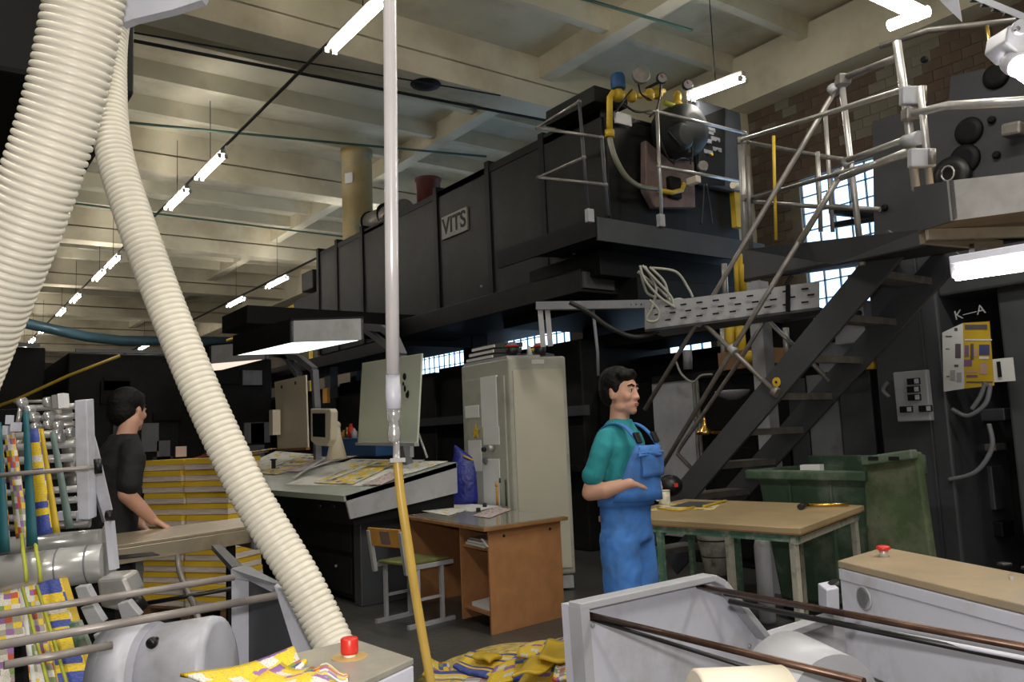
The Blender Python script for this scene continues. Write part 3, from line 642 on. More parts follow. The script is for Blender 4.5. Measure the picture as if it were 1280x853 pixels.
t2 = thing('perforated_rail', 'perforated steel strut frame standing on the tall cabinet', 'strut', P(680, 430, 7.3))
MB().bar(P(671, 383, 7.3), P(870, 380, 7.0), .09, .07).build('strut', M_['grey'], t2)
for a, b in (((675, 385), (679, 434)), ((684, 385), (688, 433))): MB().bar(P(a[0], a[1], 7.3), P(b[0], b[1], 7.3), .045, .045, fw).build('upright', M_['lgrey'], t2)
hh = MB()
for k in range(28):
    q = P(690+k*6.2, 382.5-.09*k, 7.24-.01*k); hh.bar(q-rt*.008, q+rt*.008, .012, .012, fw)
hh.build('holes', M_['darker'], t2, kind='stuff')
lc_ = thing('cable_bundle', 'tangle of pale loose cables looping down over the cable tray', 'cable', P(820, 390, 6.7))
for i, pts in enumerate(([(800, 332), (806, 350), (825, 372), (845, 385)], [(803, 332), (815, 345), (838, 370), (842, 384)], [(806, 333), (820, 360), (815, 385), (808, 398), (812, 402), (822, 400), (823, 388), (812, 375)], [(812, 334), (830, 352), (836, 372)], [(815, 335), (845, 340), (860, 360), (866, 372)], [(835, 385), (832, 402), (845, 408), (850, 395), (840, 384)], [(800, 338), (808, 365), (820, 372)], [(797, 340), (810, 350), (842, 380), (846, 402)], [(830, 380), (848, 374), (860, 378)])):
    MB().tube(bez([P(x, y, 6.7+.02*i) for x, y in pts], 6), .011, 6).build('cable_loop', M_['wcable'], lc_)
MB().tube(bez([P(x, y, 6.95) for x, y in ((712, 378), (735, 390), (760, 408), (790, 421), (815, 418), (835, 405), (850, 400))], 6), .02, 8).build('black_cable', M_['rubber'], label='thick black cable sagging below the strut behind the worker\'s head', cat='cable')
MB().tube([P(741, 385, 7.2), P(747, 440, 7.2), P(748, 470, 7.2)], .014, 6).build('vertical_conduit', M_['grey'], label='thin grey conduit hanging above the worker\'s head', cat='pipe')

# ================================================================== STAIRS
XL = 5.15
sw = .72
def SX(px, py, off=0): return PX(px, py, XL+off)
Lb, Lt = SX(862, 626), SX(1125, 303)
d_ = Lb-Lt; Lb = Lt+d_*((Lt.z)/(Lt.z-Lb.z))     # run it down to the floor
st = thing('steel_stairs', 'dark steel stairs climbing from behind the bin to the landing', 'stairs', (XL, Lb.y, 0))
dv = (Lt-Lb).normalized()
for off in (0, sw):
    MB().bar(Lb+V(off, 0, .13), Lt+V(off, 0, .02), .03, .2).build('stringer', M_['mid'], st, bevel=.003)
n = 10
for k in range(1, n):
    p = Lb.lerp(Lt, k/n)
    MB().bb((XL+.015, p.y-.11, p.z+.08), (XL+sw-.015, p.y+.11, p.z+.11)).bb((XL+.015, p.y-.115, p.z+.06), (XL+sw-.015, p.y-.10, p.z+.11)).build('tread', M_['dsteel'], st)
yl = SX(971, 478, -.03); MB().lathe(yl, [(.035, 0), (.035, .006)], 20, (-1, 0, 0)).build('yellow_disc', M_['yel'], st, label='round yellow sticker with a dark dot')
MB().lathe(yl+V(-.007, 0, 0), [(.01, 0), (.01, .003)], 10, (-1, 0, 0)).build('disc_dot', M_['black'], st)
# handrails
def rl(pts, nm='handrail', r=.0185, m='dsteel', par=st): return MB().tube([SX(x, y, o) for x, y, o in pts], r, 12).build(nm, M_[m], par)
rl([(1052, 100, -.04), (873, 401, -.04), (806, 512, -.04)])
rl([(1060, 203, -.04), (916, 437, -.04), (828, 584, -.04)])
rl([(1060, 203, -.04), (1000, 303, -.04)], 'handrail', .021, 'steel')
rl([(990, 345, sw), (920, 458, sw), (850, 560, sw), (847, 568, sw), (880, 602, sw)])
rl([(876, 401, -.04), (967, 488, -.02)], 'brace'); rl([(959, 400, sw), (1038, 477, sw)], 'brace')
rl([(1052, 103, -.04), (1078, 332, -.04)], 'post', .021, 'steel')
rl([(1031, 132, .5), (1041, 290, .5)], 'post', .016, 'steel')
rl([(967, 170, 0), (968, 222, 0), (970, 300, 0)], 'post', .012, 'yel')
for x, y in ((1052, 103), (1060, 204), (1042, 112), (873, 401), (916, 437), (1048, 219)): MB().cyl(SX(x-3, y-3, -.04), SX(x+3, y+4, -.04), .036, 10).build('clamp', M_['lgrey'], st)
rl([(967, 488, -.03), (973, 492, -.03)], 'clamp', .04, 'dsteel')
# landing railings
lr = thing('landing_railing', 'bright scaffold-tube railing with clamps round the stair landing', 'railing', P(1100, 300, 4.6))
def seg(pts, nm='rail', r=.0165, m='steel'): return MB().tube([P(*p) for p in pts], r, 12).build(nm, M_[m], lr)
seg([(1121, 52, 4.2), (1135, 150, 4.15), (1145, 238, 4.1)], 'post', .021)
seg([(1150, 108, 4.0), (1163, 236, 4.0)], 'post', .017)
seg([(926, 172, 7.2), (933, 330, 7.2)], 'post', .03); seg([(934, 195, 7.0), (939, 312, 7.0)], 'post', .02, 'dsteel')
seg([(1022, 190, 6.2), (1026, 290, 6.2)], 'post', .017)
seg([(926, 175, 7.2), (1136, 110, 4.3)]); seg([(1055, 97, 4.6), (1122, 72, 4.2)], r=.018, m='dsteel')
seg([(932, 250, 7.2), (1045, 218, 5.3), (1140, 192, 4.2)], m='dsteel'); seg([(1060, 200, 4.7), (1138, 172, 4.15)])
seg([(935, 178, 7.1), (1025, 195, 6.3), (1055, 200, 5.4)], r=.017, m='dsteel')
seg([(935, 252, 7.1), (1015, 258, 6.0), (1100, 262, 5.6)], r=.017, m='dsteel')
seg([(1138, 143, 4.1), (1185, 132, 3.8), (1290, 126, 3.2)], r=.02)
seg([(1052, 222, 4.7), (1095, 205, 4.4), (1140, 188, 4.1)], r=.02)
for x, y, d in ((1141, 120, 4.08), (1152, 198, 3.98), (926, 176, 7.2), (931, 248, 7.2), (1138, 143, 4.1), (1054, 100, 4.6)):
    big = d < 4.09 and x != 1138
    q = P(x, y, d); MB().bar(q-up*(.045 if big else .03), q+up*(.045 if big else .03), .12 if big else .07, .05 if big else .07, fw).build('clamp', M_['lgrey'] if big else M_['dsteel'], lr, bevel=.008)
    if big: MB().cyl(q+rt*.03-up*.035-fw*.04, q+rt*.03+up*.035-fw*.04, .018, 10).build('clamp_bolt', M_['dsteel'], lr)
MB().cyl(P(1131, 178, 4.1), P(1150, 172, 4.0), .035, 10).build('clamp', M_['lgrey'], lr)
# walkway fascia and landing
ld = thing('stair_landing', 'dark landing walkway at the head of the stairs, orange-lit underneath', 'platform', P(1150, 300, 4.3))
zl = Lt.z-.02
A, B = PX(938, 318, 6.0), PX(1120, 293, 5.6)
MB().prism([P(930, 312, 7.0), P(1042, 300, 5.6), P(1156, 286, 4.5), P(1158, 306, 4.5), P(1042, 331, 5.6), P(930, 352, 7.0)], V(.05, .03, 0)).build('walkway_fascia', M_['mid'], ld)
MB().prism([P(930, 352, 7.0), P(1042, 331, 5.6), P(1158, 308, 4.5), P(1290, 300, 4.6), P(1100, 330, 7.2)], V(0, 0, .02)).build('walkway_underside', M_['dark'], ld)
k0, k1, k2 = P(1142, 234, 3.95), P(1186, 226, 3.6), P(1310, 212, 3.35)
j0, j1, j2 = P(1148, 289, 3.95), P(1191, 276, 3.6), P(1310, 260, 3.35)
MB().prism([k0, k1, j1, j0], (k2-k1).normalized()*.02).build('kick_plate', M_['mid'], ld)
MB().prism([k1, k2, j2, j1], (k0-k1).normalized()*.02).build('kick_plate', M_['steel'], ld)
MB().prism([j0, j1, j2, P(1310, 292, 4.6), P(1160, 303, 4.6)], V(0, 0, .03)).build('deck', mat('orange_lit_deck', (.42, .30, .18), .5, .3), ld)  # orange lamplight on the underside is put into the deck colour
for a, b in (((1152, 291, 4.0), (1250, 300, 4.3)), ((1158, 286, 3.9), (1300, 282, 3.9))): MB().bar(P(*a)-V(0, 0, .03), P(*b)-V(0, 0, .03), .03, .05).build('joist', M_['tanm'], ld)

# ================================================================== PRESS TOWER RIGHT
tw = thing('press_tower', 'dark press tower at the right edge with an open bay of tubes', 'machine', (6.7, 2.5, 0))
XT = 6.5
yy = lambda px, x=XT, py=500: PX(px, py, x).y
MB().bb((XT, yy(1163), 0), (XT+1.4, yy(1098), 2.72)).build('left_column', M_['slate'], tw, bevel=.02)
MB().bb((XT-.03, yy(1186), 0), (XT+.9, yy(1163), 2.72)).build('column_edge', M_['mid'], tw, bevel=.02)
MB().bb((XT, yy(1330), 2.35), (XT+1.0, yy(1186), 2.72)).build('head_panel', M_['slate'], tw, bevel=.02)
MB().bb((XT+.9, yy(1330), 0), (XT+1.2, yy(1170), 2.4)).build('bay_back', M_['dark'], tw)
MB().bb((XT+.1, yy(1330), 0), (XT+.9, yy(1252), 2.4)).build('right_frame', M_['slate'], tw, bevel=.02)
MB().bb((XT-.02, yy(1330), 2.72), (XT+1.4, yy(1098), 2.9)).build('cross_beam', M_['dark'], tw)
for x, y, w_, h_, m in ((1215, 520, .5, .1, 'mid'), (1212, 560, .4, .06, 'dsteel'), (1218, 610, .3, .35, 'mid'), (1205, 660, .6, .12, 'darker')):
    q = PX(x, y, XT+.5); MB().bb((q.x, q.y-w_/2, q.z-h_/2), (q.x+.2, q.y+w_/2, q.z+h_/2)).build('bay_part', M_[m], tw, bevel=.01)
for pts in ([(1190, 512), (1210, 520), (1232, 505), (1238, 480)], [(1186, 600), (1220, 590), (1240, 560), (1236, 530)], [(1160, 480), (1152, 492), (1162, 505)], [(1215, 512), (1226, 495), (1232, 478)], [(1110, 478), (1104, 488), (1112, 497)]):
    MB().tube(bez([PX(x, y, XT-.06) for x, y in pts]), .018, 6).build('tube', M_['grey'], tw)
MB().bb(PX(1187, 600, XT+.1), PX(1192, 510, XT+.14)).build('yellow_strip', M_['yel'], tw)
hg = MB().prism([PX(x, y, XT-.06) for x, y in ((1180, 490), (1206, 486), (1204, 404), (1178, 416))], V(-.004, 0, 0)).build('hanging_page', M_['paper'], label='white printed sheet hanging in the press bay beside the yellow one', cat='paper')
def blk(x0, y0, x1, y1, m, par, d=.066): MB().prism([PX(x0, y1, XT-d), PX(x1, y1, XT-d), PX(x1, y0, XT-d), PX(x0, y0, XT-d)], V(-.001, 0, 0)).build('printed_block', m, par)
ink = mat('printing_ink', (.12, .10, .12), .6); pur = mat('purple_ink', (.22, .12, .25), .6); bli = mat('blue_ink', (.07, .08, .22), .6); pnk = mat('pink_ink', (.55, .35, .3), .6)
for x0, y0, x1, y1, m in ((1194, 430, 1201, 448, ink), (1193, 456, 1198, 459, ink), (1182, 420, 1190, 421.5, ink), (1182, 436, 1187, 437, ink), (1188, 463, 1194, 476, M_['lgrey']), (1183, 470, 1187, 471.5, ink), (1196, 466, 1202, 478, M_['lgrey']), (1193, 410, 1197, 414, ink)): blk(x0, y0, x1, y1, m, hg)
hg = MB().prism([PX(x, y, XT-.062) for x, y in ((1206, 486), (1243, 482), (1237, 402), (1204, 404))], V(-.004, 0, 0)).build('hanging_page', M_['yel'], label='yellow printed sheet hanging in the press bay above the numbered tag', cat='paper')
for x0, y0, x1, y1, m in ((1224, 431, 1237, 444, bli), (1206, 406, 1234, 412, ink), (1205, 450, 1215, 458, pur), (1213, 430, 1217, 450, ink), (1208, 463, 1222, 466, pnk), (1208, 469, 1222, 472, pur), (1225, 454, 1234, 468, pnk), (1218, 436, 1222, 446, pnk), (1224, 446, 1236, 449, M_['paper']), (1206, 424, 1240, 426, M_['paper']), (1208, 477, 1241, 479, ink), (1206, 432, 1211, 446, pur)): blk(x0, y0, x1, y1, m, hg, .068)
q0 = PX(1250, 463, XT-.05); tg = MB().bb((q0.x, q0.y-.09, q0.z-.085), (q0.x+.02, q0.y+.09, q0.z+.085)).build('number_tag', M_['paper'], tw)
text('1', (q0.x-.012, q0.y, q0.z), (0, -1, 0), (0, 0, 1), .15, M_['black'], tg, bold=.006)
text('K—A', PX(1212, 391, XT-.03), (0, -1, .1), (0, 0, 1), .10, M_['lgrey'], tw, name='chalk_lettering')
# switch plate on the column
sp = thing('switch_plate', 'grey switch plate with four rocker switches on the dark press column', 'switch panel', PX(1143, 527, XT-.05))
a, b = PX(1167, 526, XT-.05), PX(1119, 466, XT-.05)
MB().bb((XT-.09, a.y, a.z), (XT-.03, b.y, b.z)).build('plate', M_['lgrey'], sp, bevel=.01)
for x, y in ((1142, 477), (1142, 487), (1143, 497), (1133, 512), (1157, 511)):
    q = PX(x, y, XT-.1); s_ = MB().bb((XT-.11, q.y-.05, q.z-.025), (XT-.09, q.y+.05, q.z+.025)).build('switch', M_['black'], sp)
    MB().bb((XT-.12, q.y-.045, q.z-.018), (XT-.108, q.y-.015, q.z+.018)).build('rocker', M_['white'], s_)
# upper side frame with holes
uf = thing('upper_press_frame', 'dark upper side frame with round holes behind the landing railing', 'machine', (7, 2, 3))
XU = 6.6
MB().prism([PX(x, y, XU) for x, y in ((1090, 152), (1128, 140), (1185, 125), (1188, 95), (1340, 60), (1340, 330), (1092, 300))], V(.5, 0, 0)).build('frame_plate', mat('upper_frame_paint', (.05, .052, .06), .5, 0, .15, 3), uf, bevel=.01)
for x, y, r in ((1211, 164, .11), (1206, 199, .12), (1245, 95, .1), (1176, 212, .04), (1106, 260, .03), (1246, 194, .03), (1240, 150, .03), (1156, 75, .03)):
    MB().lathe(PX(x, y, XU-.01), [(r, 0), (r*.9, .02), (r*.6, .03)], 20, (-1, 0, 0)).build('hole_cover', M_['darker'], uf)
q = PX(1191, 219, XU-.03); MB().lathe(q, [(.15, 0), (.14, .04), (.08, .05)], 22, (-1, 0, 0)).build('bearing_cap', M_['black'], uf)
MB().tube([q+V(-.08, .05*math.cos(a*.6), .06*math.sin(a*.6)) for a in range(12)], .008, 6).build('bearing_ring', M_['steel'], uf)
MB().bar(PX(1280, 160, XU-.1), PX(1255, 165, XU-.1), .12, .1).build('bracket', M_['dsteel'], uf, bevel=.02)
MB().tube([P(1100, 58, 5.6), P(1160, 38, 5.4), P(1270, 26, 5.2)], .022, 8).build('wall_conduit', M_['dsteel'], label='grey conduit under the white reflector at the top right', cat='pipe')
MB().tube([P(1233, 32, 5.2), P(1239, 76, 5.2), P(1243, 80, 5.2)], .012, 6).build('drop_tube', M_['gold'], label='thin brass tube dropping in front of the brown brick wall', cat='pipe')
for pts, r in (([(1040, 262), (1102, 268)], .07), ([(1040, 282), (1100, 272)], .04)):
    MB().cyl(PX(pts[0][0], pts[0][1], 10.92), PX(pts[1][0], pts[1][1], 10.92), r*1.25, 12).build('insulated_pipe', M_['dark'], label='dark insulated pipe crossing the glass-block window' + (', upper thick one' if r > .05 else ', lower thin one'), cat='pipe')
# ================================================================== CONSOLE
def plane_hit(px, py, p0, n):
    r = fw + (px-640)/F*rt - (py-426.5)/F*up
    return EYE + r*((Vector(p0)-EYE).dot(n)/r.dot(n))
A = PZ(431, 620, .965); cx, cy = A.x, A.y
B_ = PY(571, 578, cy)
cdx, rise = B_.x-cx, B_.z-A.z
cn = V(-rise, 0, cdx).normalized()
CL = 4.6
co = thing('press_console', 'long grey slanted inspection console covered with proof sheets', 'console', (cx, cy, 0))
MB().prism([A, V(cx+cdx, cy, A.z+rise), V(cx+cdx, cy, A.z+rise-.28), V(cx+.05, cy, A.z-.2)], V(0, .03, 0)).build('end_panel', M_['lgrey'], co, bevel=.004)
MB().prism([A+V(-.01, .0, 0), V(cx+cdx, cy, A.z+rise), V(cx+cdx, cy, A.z+rise-.05), A+V(-.01, 0, -.05)], V(0, CL, 0)).build('desktop', mat('console_top', (.38, .42, .38), .35, 0, .08, 2), co)
MB().prism([A+V(.03, .04, -.05), V(cx+.1, cy+.04, A.z-.26), V(cx+cdx-.02, cy+.04, A.z-.2), V(cx+cdx-.02, cy+.04, A.z+rise-.06)], V(0, CL-.06, 0)).build('front_fascia', M_['darker'], co)
bx = cx+.22
MB().bb((bx, cy+.3, .04), (cx+cdx-.05, cy+CL-.1, A.z-.2)).build('base', M_['darker'], co, bevel=.01)
MB().bb((bx-.01, cy+.16, 0), (cx+cdx, cy+.3, A.z-.16)).build('base_end', M_['mid'], co, bevel=.01)
for k in range(3):
    y = cy+.34+k*1.3
    MB().bb((bx-.02, y, .08), (bx, y+1.2, .4)).build('lower_door', M_['dark'], co, bevel=.004)
    MB().bb((bx-.02, y, .44), (bx, y+1.2, A.z-.28)).build('upper_door', M_['dark'], co, bevel=.004)
    for j in range(4): MB().bb((bx-.035, y+.75, .14+j*.06), (bx-.02, y+1.1, .155+j*.06)).build('vent_slat', M_['darker'], co)
    MB().lathe((bx-.02, y+.3, .3), [(.015, 0), (.012, .015)], 8, (-1, 0, 0)).build('lock', M_['steel'], co)
for px, r in ((402, .03), (420, .025)):
    q = plane_hit(px, 633, (cx+.06, 0, 0), V(1, 0, 0)); MB().lathe(q, [(r, 0), (r*.8, .03)], 12, (-1, 0, 0)).build('control_knob', M_['black'], co)
def onc(px, py, h=.004): return plane_hit(px, py, A+cn*h, cn)
def sheet_on_console(pts, m, label, h, group=None):
    b = MB(); b.sheet(*[onc(x, y, h) for x, y in pts]); return b.build('proof_sheet', m, label=label, cat='paper', group=group, solid=.003)
sheet_on_console([(356, 606), (462, 608), (531, 575), (440, 574)], newsw, 'white-margined proof sheet spread over the near end of the console', .006)
sheet_on_console([(392, 604), (440, 606), (502, 577), (462, 576)], newsy, 'yellow printed strip lying across the near proof sheet', .014)
sheet_on_console([(322, 592), (345, 594), (412, 572), (380, 569)], newsy, 'yellow proof sheet beside the hose on the console', .008)
sheet_on_console([(300, 584), (330, 588), (392, 568), (345, 564)], newsw, 'white proof sheet at the far end of the console near the tall board', .006)
sheet_on_console([(352, 589), (372, 590), (455, 568), (420, 567)], newsp, 'pinkish proof sheet between the two yellow ones', .010)
sheet_on_console([(478, 600), (520, 590), (560, 577), (520, 577)], newsw, 'proof sheet with dark drawing at the right end of the console', .009)
sheet_on_console([(452, 606), (476, 606), (508, 592), (488, 590)], newsp, 'small grey printed sheet near the console corner', .018)
for pts, wl in (([(368, 597), (405, 573)], 'thin pale plastic strip over the pinkish proof sheet'), ([(383, 587), (425, 572)], 'thin pale plastic strip lying near the monitor foot'), ([(410, 600), (470, 578)], 'thin pale plastic strip on the near white proof sheet')): MB().bar(onc(*pts[0], .03), onc(*pts[1], .03), .04, .01, cn).build('plastic_ruler', M_['paper'], label=wl, cat='strip', group='plastic strips on the console')
q = onc(342, 586, .02); MB().box(q+V(0, 0, .05), (.04, .04, .1)).box(q+V(0, 0, .11), (.07, .04, .02)).build('loupe', M_['black'], label='small black loupe standing on the console beside the hose', cat='magnifier')
# hoods
def hood(nl, nr, fl, z, hh_, label, m=None):
    a, b, c = PZ(*nl, z), PZ(*nr, z), PZ(*fl, z)
    t = thing('lamp_hood', label, 'lamp', a); ex, ey = b-a, c-a
    MB().prism([a, b, b+V(0, 0, hh_), a+V(0, 0, hh_)], ey.normalized()*.02).build('front_panel', M_['lgrey'], t, bevel=.004)
    MB().prism([a, c, c+V(0, 0, hh_*.95), a+V(0, 0, hh_)], ex.normalized()*.02).build('side_panel', M_['dark'], t)
    MB().prism([b, b+ey, b+ey+V(0, 0, hh_*.95), b+V(0, 0, hh_)], -ex.normalized()*.02).build('side_panel', M_['dark'], t)
    MB().prism([c, c+ex, c+ex+V(0, 0, hh_*.95), c+V(0, 0, hh_*.95)], -ey.normalized()*.02).build('back_panel', M_['dark'], t)
    MB().prism([a+V(0, 0, hh_), b+V(0, 0, hh_), b+ey+V(0, 0, hh_*.95), c+V(0, 0, hh_*.95)], V(0, 0, .015)).build('top', M_['dark'], t)
    i = .04
    MB().prism([a+ex*i+ey*i, b-ex*i+ey*i, b+ey*(1-i)-ex*i, c-ey*i+ex*i], V(0, 0, .012)).build('diffuser', m or M_['diff'], t)
    return t
h1 = hood((364, 428), (455, 425), (291, 445), 2.2, .17, 'grey lamp hood with glowing underside over the near end of the console')
h2 = hood((262, 455), (333, 449), (215, 468), 2.2, .17, 'second lamp hood partly hidden by the ribbed hose', mat('warm_diffuser', (.7, .6, .5), .4, emit=(.8, .66, .55), es=.8))
for t, pts in ((h1, [(456, 409), (480, 411), (492, 420), (503, 445), (506, 560), (512, 590)]), (h1, [(345, 443), (375, 448), (393, 463), (396, 510), (397, 575)]), (h2, [(333, 440), (358, 446), (374, 470), (376, 545)])):
    yq = cy+1.0 if t is h1 else cy+2.5
    yq = cy+.5 if pts[0][0] > 400 else yq
    PP = [PX(x, y, cx+cdx-.1) for x, y in pts]
    for p, q2 in zip(PP[:-1], PP[1:]): MB().bar(p, q2, .075, .075, (1, 0, 0)).build('support_arm', M_['grey'], t)
MB().bar(PX(458, 413, cx+cdx-.1), PX(488, 435, cx+cdx-.1), .06, .06, (1, 0, 0)).build('support_arm', M_['grey'], h1)
# boards
def board(pts, m, name, label, x):
    p = [PX(a, b, x) for a, b in pts]; t = thing(name, label, 'board', p[-1])
    MB().prism(p, V(.02, 0, 0)).build('panel', m, t, bevel=.004); return t
xb = cx+cdx-.25
b1 = board([(343, 478), (382, 469), (385, 561.5), (347, 564)], M_['cream'], 'upright_board', 'narrow cream upright board left of the monitor', xb)
for x, y in ((352, 484), (369, 479)): MB().bb(PX(x-1, y+2, xb-.01), PX(x+1, y-2, xb)).build('hook_hole', M_['black'], b1)
MB().bar(PX(348, 563, xb), PX(385, 561, xb), .05, .03).build('foot_rail', M_['woodedge'], b1)
b2 = board([(452.5, 454), (527, 442), (521, 555), (447, 555)], M_['pale'], 'upright_board', 'large pale green upright board behind the air pipe', xb)
MB().bar(PX(447, 555, xb-.02), PX(521, 556, xb-.02), .05, .03).build('ledge', M_['lgrey'], b2)
MB().tube([PX(523, 542, xb+.1), PX(534, 572, xb+.1)], .012, 6).build('prop', M_['steel'], b2)
MB().bb(PX(511, 572, xb+.05), PX(517, 555, xb+.09)).build('leg', M_['lgrey'], b2)
sm = MB()
for x, y, r, s2 in ((505.5, 471, .035, 1), (504, 480, .018, 1.2), (506, 486, .022, 1.5), (509, 494, .035, .9), (510, 491, .02, 1.2)):
    sm.sphere(PX(x, y, xb-.006), (.006, r, r*s2), 10, 6)
sm.build('black_clip', M_['black'], b2, label='two black hanging clips')
MB().bb(PX(341, 544, xb-.15), PX(346, 513, xb-.05)).build('wall_phone', M_['cream'], label='narrow cream handset unit on the left edge of the cream board', cat='phone')
# monitor
mo = thing('monitor', 'cream industrial monitor on a swivel stand at the back of the console', 'monitor', PX(400, 575, xb-.3))
xm = xb-.35
mp = [PX(x, y, xm) for x, y in ((388, 511), (412, 511), (414, 515), (413, 550), (408, 558), (394, 557), (388, 551))]
MB().prism(mp, V(.09, .03, 0)).build('housing', M_['cream'], mo, bevel=.012)
MB().prism([PX(x, y, xm-.006) for x, y in ((390.5, 517), (406, 517), (406, 547), (391, 546))], V(.01, 0, 0)).build('screen', M_['screen'], mo)
MB().tube([PX(419, 532, xm+.15), PX(420, 545, xm+.15), PX(421, 574, xm+.15)], [.05, .055, .11], 14).build('stand', M_['cream'], mo)
MB().sphere(PX(419, 532, xm+.15), (.06, .06, .05), 12, 8).build('swivel', M_['cream'], mo)
MB().bar(PX(409, 545, xm+.09), PX(419, 535, xm+.15), .06, .05).build('arm', M_['cream'], mo)
MB().bb(PX(470, 571, xb+.5), PX(427, 549, xb+.9)).build('blue_crate', M_['blue'], label='blue crate behind the console next to the pale board', cat='crate', bevel=.01)
for i, (x, y0, y1, r, m, l) in enumerate(((430, 549, 538, .04, 'orng', 'orange bottle'), (434, 549, 534, .035, 'gold', 'brass-coloured can'), (439, 549, 530, .045, 'red', 'red can'), (443, 549, 536, .04, 'lgrey', 'grey bottle'))):
    a, b = PX(x, y0, xb+.7), PX(x, y1, xb+.7); MB().lathe(a, [(r, 0), (r, (b-a).length*.7), (r*.4, (b-a).length*.85), (r*.4, (b-a).length)], 12).build('bottle', M_[m], label=l+' standing on the blue crate behind the console', cat='bottle')

# ================================================================== TALL CABINET
ZT = 2.13
n0, n1, n2 = PZ(635, 447, ZT), PZ(707, 445, ZT), PZ(576, 458, ZT)
e1, e2 = n1-n0, n2-n0
cb = thing('tall_cabinet', 'tall beige electrical cabinet between the desk and the worker', 'cabinet', (n0.x, n0.y, 0))
dn = V(0, 0, -1)
q0, q1, q2, q3 = n0, n1, n1+e2*.9, n2
MB().prism([q0-V(0, 0, ZT-.14), q1-V(0, 0, ZT-.14), q2-V(0, 0, ZT-.14), q3-V(0, 0, ZT-.14)], V(0, 0, ZT-.14)).build('body', M_['cab'], cb, bevel=.02)
def inset(o, ex, ey, u0, u1, v0, v1, out, th, nm, m, par):
    """panel on a vertical face: o bottom corner, ex along, heights v; out = outward normal"""
    p = [o+ex*u0+V(0, 0, v0), o+ex*u1+V(0, 0, v0), o+ex*u1+V(0, 0, v1), o+ex*u0+V(0, 0, v1)]
    return MB().prism([x+out*th for x in p], -out*th*1.5).build(nm, m, par, bevel=.003)
fo = V(n0.x, n0.y, 0)
o1 = V(e1.y, -e1.x, 0).normalized(); o2 = V(-e2.y, e2.x, 0).normalized()
if o1.dot(EYE-n0) < 0: o1 = -o1
if o2.dot(EYE-n0) < 0: o2 = -o2
inset(fo, e1, 0, .07, .93, .2, ZT-.12, o1, .012, 'side_panel', M_['cabpanel'], cb)
dr_ = inset(fo, e2, 0, .08, .95, .16, ZT-.16, o2, .015, 'door', M_['cab'], cb)
MB().prism([x*1 for x in (fo+e1*.02+V(0, 0, .02), fo+e1*.95+V(0, 0, .02), fo+e1*.95+e2*.85+V(0, 0, .02), fo+e2*.95+V(0, 0, .02))], V(0, 0, .11)).build('plinth', M_['lgrey'], cb)
inset(fo, e1, 0, .4, .62, ZT-.07, ZT-.03, o1, .006, 'plate', M_['paper'], cb)
for u0, u1, v0, v1, nm in ((.22, .55, 1.50, 1.98, 'notice'), (.2, .53, 1.33, 1.5, 'notice'), (.22, .56, .72, 1.2, 'notice'), (.60, .9, 1.6, 1.72, 'notice'), (.58, .86, 1.08, 1.38, 'notice')):
    inset(fo, e2, 0, u0, u1, v0, v1, o2, .02, nm, M_['paper'], cb)
def fpt(u, z, d=.03): return fo+e2*u+V(0, 0, z)+o2*d
st_ = []
ce_ = fpt(.66, 1.46, .028); ux = -e2.normalized()
for k in range(10):
    r = .075 if k % 2 == 0 else .035; a = math.pi/2+k*math.pi/5; st_.append(ce_+ux*(r*math.cos(a))+V(0, 0, r*math.sin(a)))
MB().prism(st_, o2*.006).build('star_sticker', M_['yel'], cb, label='yellow star sticker')
MB().lathe(fpt(.32, 1.3, .03), [(.03, 0), (.03, .03), (.015, .05)], 14, o2).build('lock', M_['steel'], cb)
MB().lathe(fpt(.48, 1.29, .03), [(.025, 0), (.02, .03)], 12, o2).build('key', M_['black'], cb)
MB().lathe(fpt(.48, 1.18, .03), [(.035, 0), (.03, .015)], 14, o2).build('badge', M_['grey'], cb)
def top(px, py, h=0): return PZ(px, py, ZT+h)
cc = n0+(e1+e2)*.5
ctop = lambda u, v, h=0: V(n0.x, n0.y, ZT+h)+e1*u+e2*v
MB().prism([ctop(.02, .05), ctop(.6, .05), ctop(.6, .95), ctop(.02, .95)], V(0, 0, .02)).build('tray', M_['lgrey'], label='flat grey tray on top of the tall cabinet', cat='tray')
for i, (h, m) in enumerate(((.0, 'mid'), (.05, 'paper'), (.1, 'lgrey'))):
    p = [ctop(.05+.02*i, .35), ctop(.5+.02*i, .3), ctop(.5+.02*i, .9-.04*i), ctop(.06+.02*i, .92-.04*i)]
    b = MB().prism([x+V(0, 0, .021+h) for x in p], V(0, 0, .045)).build('binder', M_['black'], label=['lowest black binder on the cabinet top', 'middle black binder in the pile on the cabinet', 'topmost grey binder of the pile on the cabinet'][i], cat='binder', bevel=.004)
    o_ = MB().prism([p[0]+V(0, 0, .03+h)-e1*.02, p[3]+V(0, 0, .03+h)-e1*.02, p[3]+V(0, 0, .055+h)-e1*.02, p[0]+V(0, 0, .055+h)-e1*.02], e1*.02).build('spine_label', M_['paper'], b)
for u, v, l in ((.2, .14, 'black pot with red rim in front of the binders'), (.75, .2, 'black pot with red rim near the strut frame')):
    t = thing('ink_pot', l, 'pot', ctop(u, v, .02)); o_ = ctop(u, v, .021)
    MB().lathe(o_, [(.05, 0), (.06, .09)], 18).build('pot', M_['black'], t); MB().lathe(o_+V(0, 0, .085), [(.064, 0), (.064, .015), (.05, .02)], 18).build('rim', M_['red'], t); MB().lathe(o_+V(0, 0, .1), [(.05, 0), (.045, .02)], 14).build('lid', M_['grey'], t)
MB().lathe(ctop(.45, .08, .02), [(.03, 0), (.012, .07), (.01, .09)], 12).build('paper_cone', M_['paper'], label='small white cone between the two red-rimmed pots', cat='cone')
